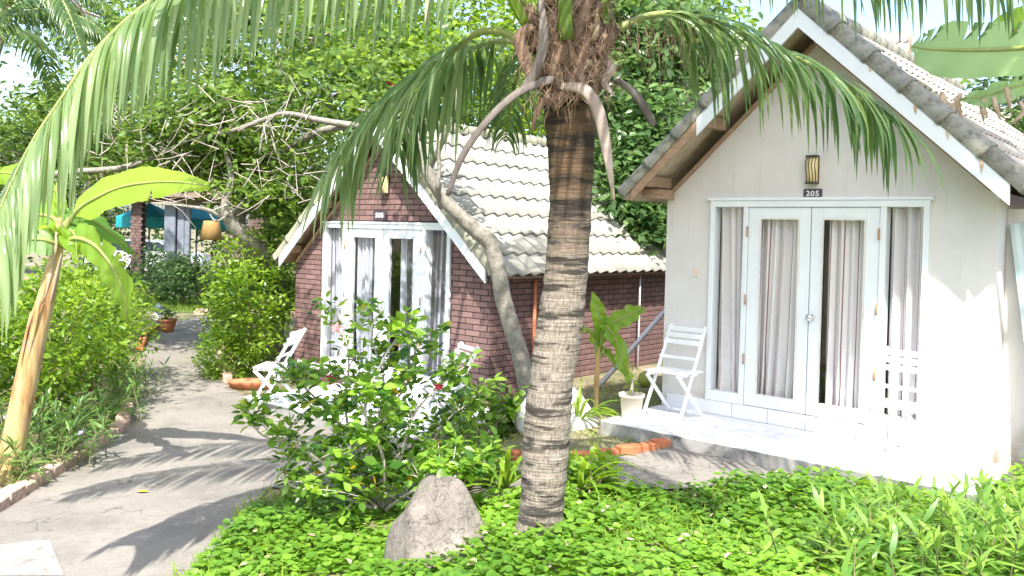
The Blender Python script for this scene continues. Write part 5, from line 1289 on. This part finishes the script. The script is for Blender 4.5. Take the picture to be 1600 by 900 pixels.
# ------------------------------------------------------------------ trees behind
def big_tree(name, label, base, trunk, tr, crowns, mat, size, leafkind, cat='tree', twigs=80, bark='bark_brown', spread=.22, group=None, red=0):
    root = empty(name, base); tag(root, label, cat, group); b = Vector(base)
    q = spline([Vector(p) - b for p in trunk], 30); MB().tube([p + V(noise.noise(p) * .05, 0, 0) for p in q], lin(tr, 30), 12).build('trunk', M[bark], root)
    top = q[-1]; allP = []; allT = []; tw = MB()
    for c, rad, ncl, per in crowns:
        P, cc, ti = clump_pts(Vector(c) - b, rad, ncl, per, (spread, spread, spread * .7), .25); allP.append(P); allT.append(ti)
        cv = Vector(c) - b; s0 = q[random.randint(18, 30)]
        bq = curve_pts(s0, cv, .15, 8, .07)
        if (cv - top).length < 4.2 and cv.z < 5.0 - .3: MB().tube(bq, lin([tr[-1] * .9, .03], 8), 8).build('branch', M[bark], root)
        for k in range(twigs // len(crowns)):
            e = Vector(cc[random.randint(0, ncl - 1)]); s1 = bq[random.randint(2, 8)]
            if (e - s1).length > 2.2: s1 = e + (s1 - e).normalized() * random.uniform(.6, 1.6)
            tw.tube(curve_pts(s1, e, random.uniform(-.15, .15), 5, .05), lin([.016, .004], 5), 4, cap=False)
    tw.build('twig', M['twig'], root, 'stuff')
    P = np.concatenate(allP); T_ = np.concatenate(allT)
    link('crown', cloud_mesh('crown', P, size * RNG.uniform(.6, 1.25, len(P)), LM[mat], leafkind, tint=T_), root, 'stuff')
    for k in range(red):
        i = random.randint(0, len(P) - 1); flower(root, b, Vector(P[i]) + V(0, -.15, 0), .09, M['red'], (random.gauss(0, .4), -1, .2))
    return root
# spreading twiggy tree over the path
tb = at(425, 560, 14.0); tb.z = -.3
big_tree('spreading_tree', 'wide twiggy tree with a curved trunk over the path, left of the brick bungalow', tb, [tb, at(432, 450, 14), at(405, 398, 14), at(372, 355, 14), at(378, 320, 14), at(395, 285, 14), at(400, 240, 14)], [.17, .15, .13, .11, .10, .08, .07],
    [(at(250, 230, 13.5), (1.5, 1.2, .75), 60, 26), (at(400, 200, 13), (1.4, 1.2, .8), 70, 26), (at(330, 120, 14), (1.9, 1.4, .9), 80, 26), (at(520, 150, 13.5), (1.3, 1.2, .9), 60, 26), (at(160, 170, 15), (1.6, 1.3, .9), 60, 26), (at(430, 290, 13), (.8, .8, .45), 36, 24), (at(260, 40, 15), (2.2, 1.6, 1.0), 70, 26), (at(470, 40, 14), (2.0, 1.6, 1.0), 70, 26), ((-3.7, 8.4, 4.6), (1.5, 1.1, .45), 46, 16), (at(215, 190, 20), (3.2, 1.6, 1.1), 130, 30), (at(60, 230, 19), (2.4, 1.4, 1.2), 100, 28), (at(440, 260, 17), (1.3, 1.0, 1.1), 80, 28), (at(20, 250, 15), (1.0, 1.0, .8), 60, 26), (at(80, 200, 16), (1.2, 1.0, .9), 60, 26), (at(340, 262, 13.2), (1.0, .7, .45), 60, 26), (at(200, 250, 14), (1.1, .7, .45), 60, 26), (at(430, 300, 12.8), (.5, .5, .4), 44, 24), (at(300, 190, 12.8), (1.3, .7, .5), 60, 26)],
    'mid', .13, 'leaf', twigs=230, bark='bark_grey', spread=.16)
sp_t = bpy.data.objects['spreading_tree']; sb_ = Vector(tb)
for pts, ws in (([(395, 285, 14), (440, 240, 13.2), (500, 205, 12.6), (560, 197, 12.3)], [.04, .05, .055, .045]), ([(560, 197, 12.3), (500, 188, 12.3), (455, 178, 12.2), (425, 182, 12.2), (412, 205, 12.2), (405, 240, 12.2)], [.05, .045, .035, .028, .02, .012]),
                ([(425, 182, 12.2), (360, 205, 12.3), (300, 218, 12.4), (250, 240, 12.5)], [.035, .03, .02, .01]), ([(430, 450, 13.6), (405, 393, 13), (365, 352, 12.6), (352, 320, 12.5), (362, 280, 12.5), (352, 235, 12.5)], [.15, .14, .11, .07, .05, .03]),
                ([(365, 352, 12.6), (330, 330, 12.4), (290, 322, 12.3), (240, 318, 12.2)], [.05, .03, .02, .01]), ([(395, 300, 13), (375, 320, 12.5), (340, 345, 12.4), (325, 330, 12.4)], [.03, .02, .015, .01]), ([(60, 275, 12), (120, 268, 12.2), (190, 262, 12.5), (260, 240, 13)], [.05, .045, .04, .03])):
    MB().tube([p - sb_ for p in spline([at(*q) for q in pts], 20)], lin(ws, 20), 8).build('branch', M['bark_grey'], sp_t)
tw = MB()
for k in range(170):
    x0, y0 = random.uniform(150, 480), random.uniform(150, 320); a = at(x0, y0, 12.3 + random.uniform(-.4, .6)); d = V(random.gauss(0, 1), random.gauss(0, .3), random.gauss(.1, .7)).normalized() * random.uniform(.2, .7)
    tw.tube([p - sb_ for p in (a, a + d * .5 + V(0, 0, random.gauss(0, .05)), a + d)], [.008, .006, .002], 4, cap=False)
tw.build('twig', M['twig'], sp_t, 'stuff')
# unseen tree added behind the camera: only its shade falls into the picture, over the upper front of the cream bungalow
sh_ = V(7.2, -1.5, 0); st_ = empty('added_shade_tree', sh_); tag(st_, 'unseen tree added behind the viewer to shade the top of the cream front', 'tree')
MB().tube(curve_pts(V(0, 0, 0), V(-1.2, 1.6, 8.2), .3, 8, .05), lin([.22, .14], 8), 12).build('trunk', M['bark_brown'], st_)
P, cc, ti = clump_pts(V(2.9, 2.35, 9.35) - sh_, (2.6, 1.25, .75), 150, 34, (.22, .16, .10), .1)
link('crown', cloud_mesh('crown', P, .26 * RNG.uniform(.7, 1.2, len(P)), LM['deep'], 'leaf', tint=ti), st_, 'stuff')
for k in range(9):
    MB().tube(curve_pts(V(-1.2, 1.6, 8.2), Vector(cc[k * 12]), .2, 6, .06), lin([.09, .03], 6), 7).build('branch', M['bark_brown'], st_)
# flowering tree behind the brick bungalow
fb_ = V(-.4, 17.5, -.3)
big_tree('flowering_tree', 'leafy tree with red flowers behind the brick bungalow roof', fb_, [fb_, V(-.4, 17.5, 1.5), V(-.6, 17.3, 3)], [.2, .16, .13],
    [(at(620, 90, 15), (2.0, 1.3, 1.1), 90, 30), (at(740, 60, 16), (2.0, 1.3, 1.3), 90, 30), (at(700, 150, 16.5), (1.6, 1.2, 1.0), 70, 30), (at(560, 20, 16), (1.8, 1.3, 1.0), 70, 30), (at(600, 170, 15.5), (1.3, 1.0, .8), 50, 30)], 'lime', .15, 'leaf', twigs=100, spread=.2, red=9)
gb_ = V(4.2, 16.5, -.1)
big_tree('glossy_tree', 'dark glossy leaved tree behind the gap between the two bungalows', gb_, [gb_, V(3.9, 16, 1.5), V(3.4, 15.5, 3)], [.2, .16, .13],
    [(at(985, 300, 13.3), (.9, .8, 1.0), 110, 32), (at(1000, 190, 13.8), (1.1, 1.0, 1.0), 100, 32), (at(960, 90, 14.5), (1.3, 1.0, 1.0), 100, 32), (at(1060, 60, 14.5), (1.4, 1.0, 1.1), 90, 32), (at(1015, 350, 12.9), (.55, .5, .55), 60, 32)], 'deep', .17, 'leaf', twigs=60, spread=.19, red=3)
lb_ = V(2.6, 20.5, -.2)
big_tree('lime_tree', 'sunlit yellow green tree far behind the palm crown', lb_, [lb_, V(2.7, 20.5, 2), V(2.8, 20.4, 4)], [.25, .2, .15],
    [(at(930, 30, 19), (2.6, 1.5, 1.8), 110, 30), (at(1060, 20, 19), (2.0, 1.5, 1.6), 80, 30), (at(880, 160, 20), (1.6, 1.2, 1.4), 70, 30)], 'lime', .19, 'leaf', twigs=40, spread=.25)
# masses closing the view
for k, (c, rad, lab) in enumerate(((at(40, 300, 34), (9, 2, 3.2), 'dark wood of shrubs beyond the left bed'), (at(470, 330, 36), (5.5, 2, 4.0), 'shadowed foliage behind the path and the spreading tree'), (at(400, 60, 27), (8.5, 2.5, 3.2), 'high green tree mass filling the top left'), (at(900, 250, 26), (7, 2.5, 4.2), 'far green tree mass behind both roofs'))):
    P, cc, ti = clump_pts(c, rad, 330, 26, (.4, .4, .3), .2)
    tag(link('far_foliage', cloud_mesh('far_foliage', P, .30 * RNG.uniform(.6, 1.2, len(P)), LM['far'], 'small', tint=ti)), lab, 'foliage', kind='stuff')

# feather palms at the far left
def far_palm(label, base, top, nf, L, seed):
    rt = empty('feather_palm', base); tag(rt, label, 'palm tree'); b = Vector(base); t = Vector(top) - b
    MB().tube(curve_pts(V(0, 0, 0), t, 0, 8, .01), lin([.16, .12], 8), 12).build('trunk', M['bark_brown'], rt)
    for k in range(nf):
        a = 2 * math.pi * k / nf + random.gauss(0, .15); u = random.uniform(.35, 1.0); d = V(math.cos(a), math.sin(a), 0)
        pts = [t, t + d * L * .3 + V(0, 0, u * .8), t + d * L * .62 + V(0, 0, u * .9), t + d * L * .88 + V(0, 0, u * .35), t + d * L * 1.05 + V(0, 0, u * .1 - .5)]
        frond(rt, pts, 44, .62, False, root=V(0, 0, 0), w=.05, droop=.75, seed=seed + k, start=.1, tree_rel=True)
q1 = at(-110, 480, 12.5); q1.z = -.3
far_palm('feathery palm at the top left corner behind the long frond', q1, at(-40, 60, 12.5), 13, 2.0, 100)
q2 = at(-120, 480, 20); q2.z = -.3
far_palm('farther dark palm beside the feathery palm at the top left', q2, at(10, 10, 20), 12, 2.6, 130)

# ------------------------------------------------------------------ far roofs behind the cream bungalow
def far_house(label, loc, rz, w, d, h, rh, tile, wallm):
    r = empty('far_house', loc, rz); tag(r, label, 'house')
    MB().box(-w / 2, w / 2, 0, d, 0, h).build('wall', wallm, r)
    s = rh / (w / 2 + .3); rr = MB(); rr.prism([(-w / 2 - .3, h - .1), (w / 2 + .3, h - .1), (0, h + rh)], -.3, d + .3); rr.build('roof', M['wood'], r)
    ln = math.hypot(w / 2 + .3, rh); rows = int(ln / .34); tm = wave_tile('roof_tile', tile, .36, ln / rows + .03, .18)
    for sd in (-1, 1):
        S = slope_frame(sd, h + rh + .03, s); mats = [S @ Matrix.Translation((i * ln / rows, -.3 + c * .36, 0)) for i in range(rows) for c in range(int((d + .6) / .36))]
        link('roof_tile', bake(tm, mats, 'roof_tiles', tile), r, 'stuff')
    return r
fh = at(1400, 60, 19); fh.z = 0
far_house('far bungalow with pinkish wavy tile roof rising behind the cream one', fh, R_(60), 5, 6, 2.6, 3.9, M['tile205'], M['plaster'])
fh2 = at(1640, 60, 22); fh2.z = 0
far_house('distant dark roofed house at the top right corner', fh2, R_(10), 7, 6, 3.4, 2.2, M['cap505'], M['plaster'])
shrub('dark_shrub', 'dark tree top behind the roof at the right edge', 'bush', at(1610, 200, 14) * 1.0, at(1600, 150, 14), (1.0, .8, .9), 60, 26, .16, 'deep', 'leaf', .17, stems=8)

# fallen leaf on the path
p = place(212, 772); mb = MB().add([V(0, 0, 0), V(.05, .03, .012), V(.11, 0, .004), V(.05, -.03, .012)], [(0, 1, 2, 3)], True); o = mb.build('fallen_leaf', M['yellow']); o.location = p + V(0, 0, .018); tag(o, 'yellow fallen leaf on the shaded path', 'leaf')
p = place(132, 742);
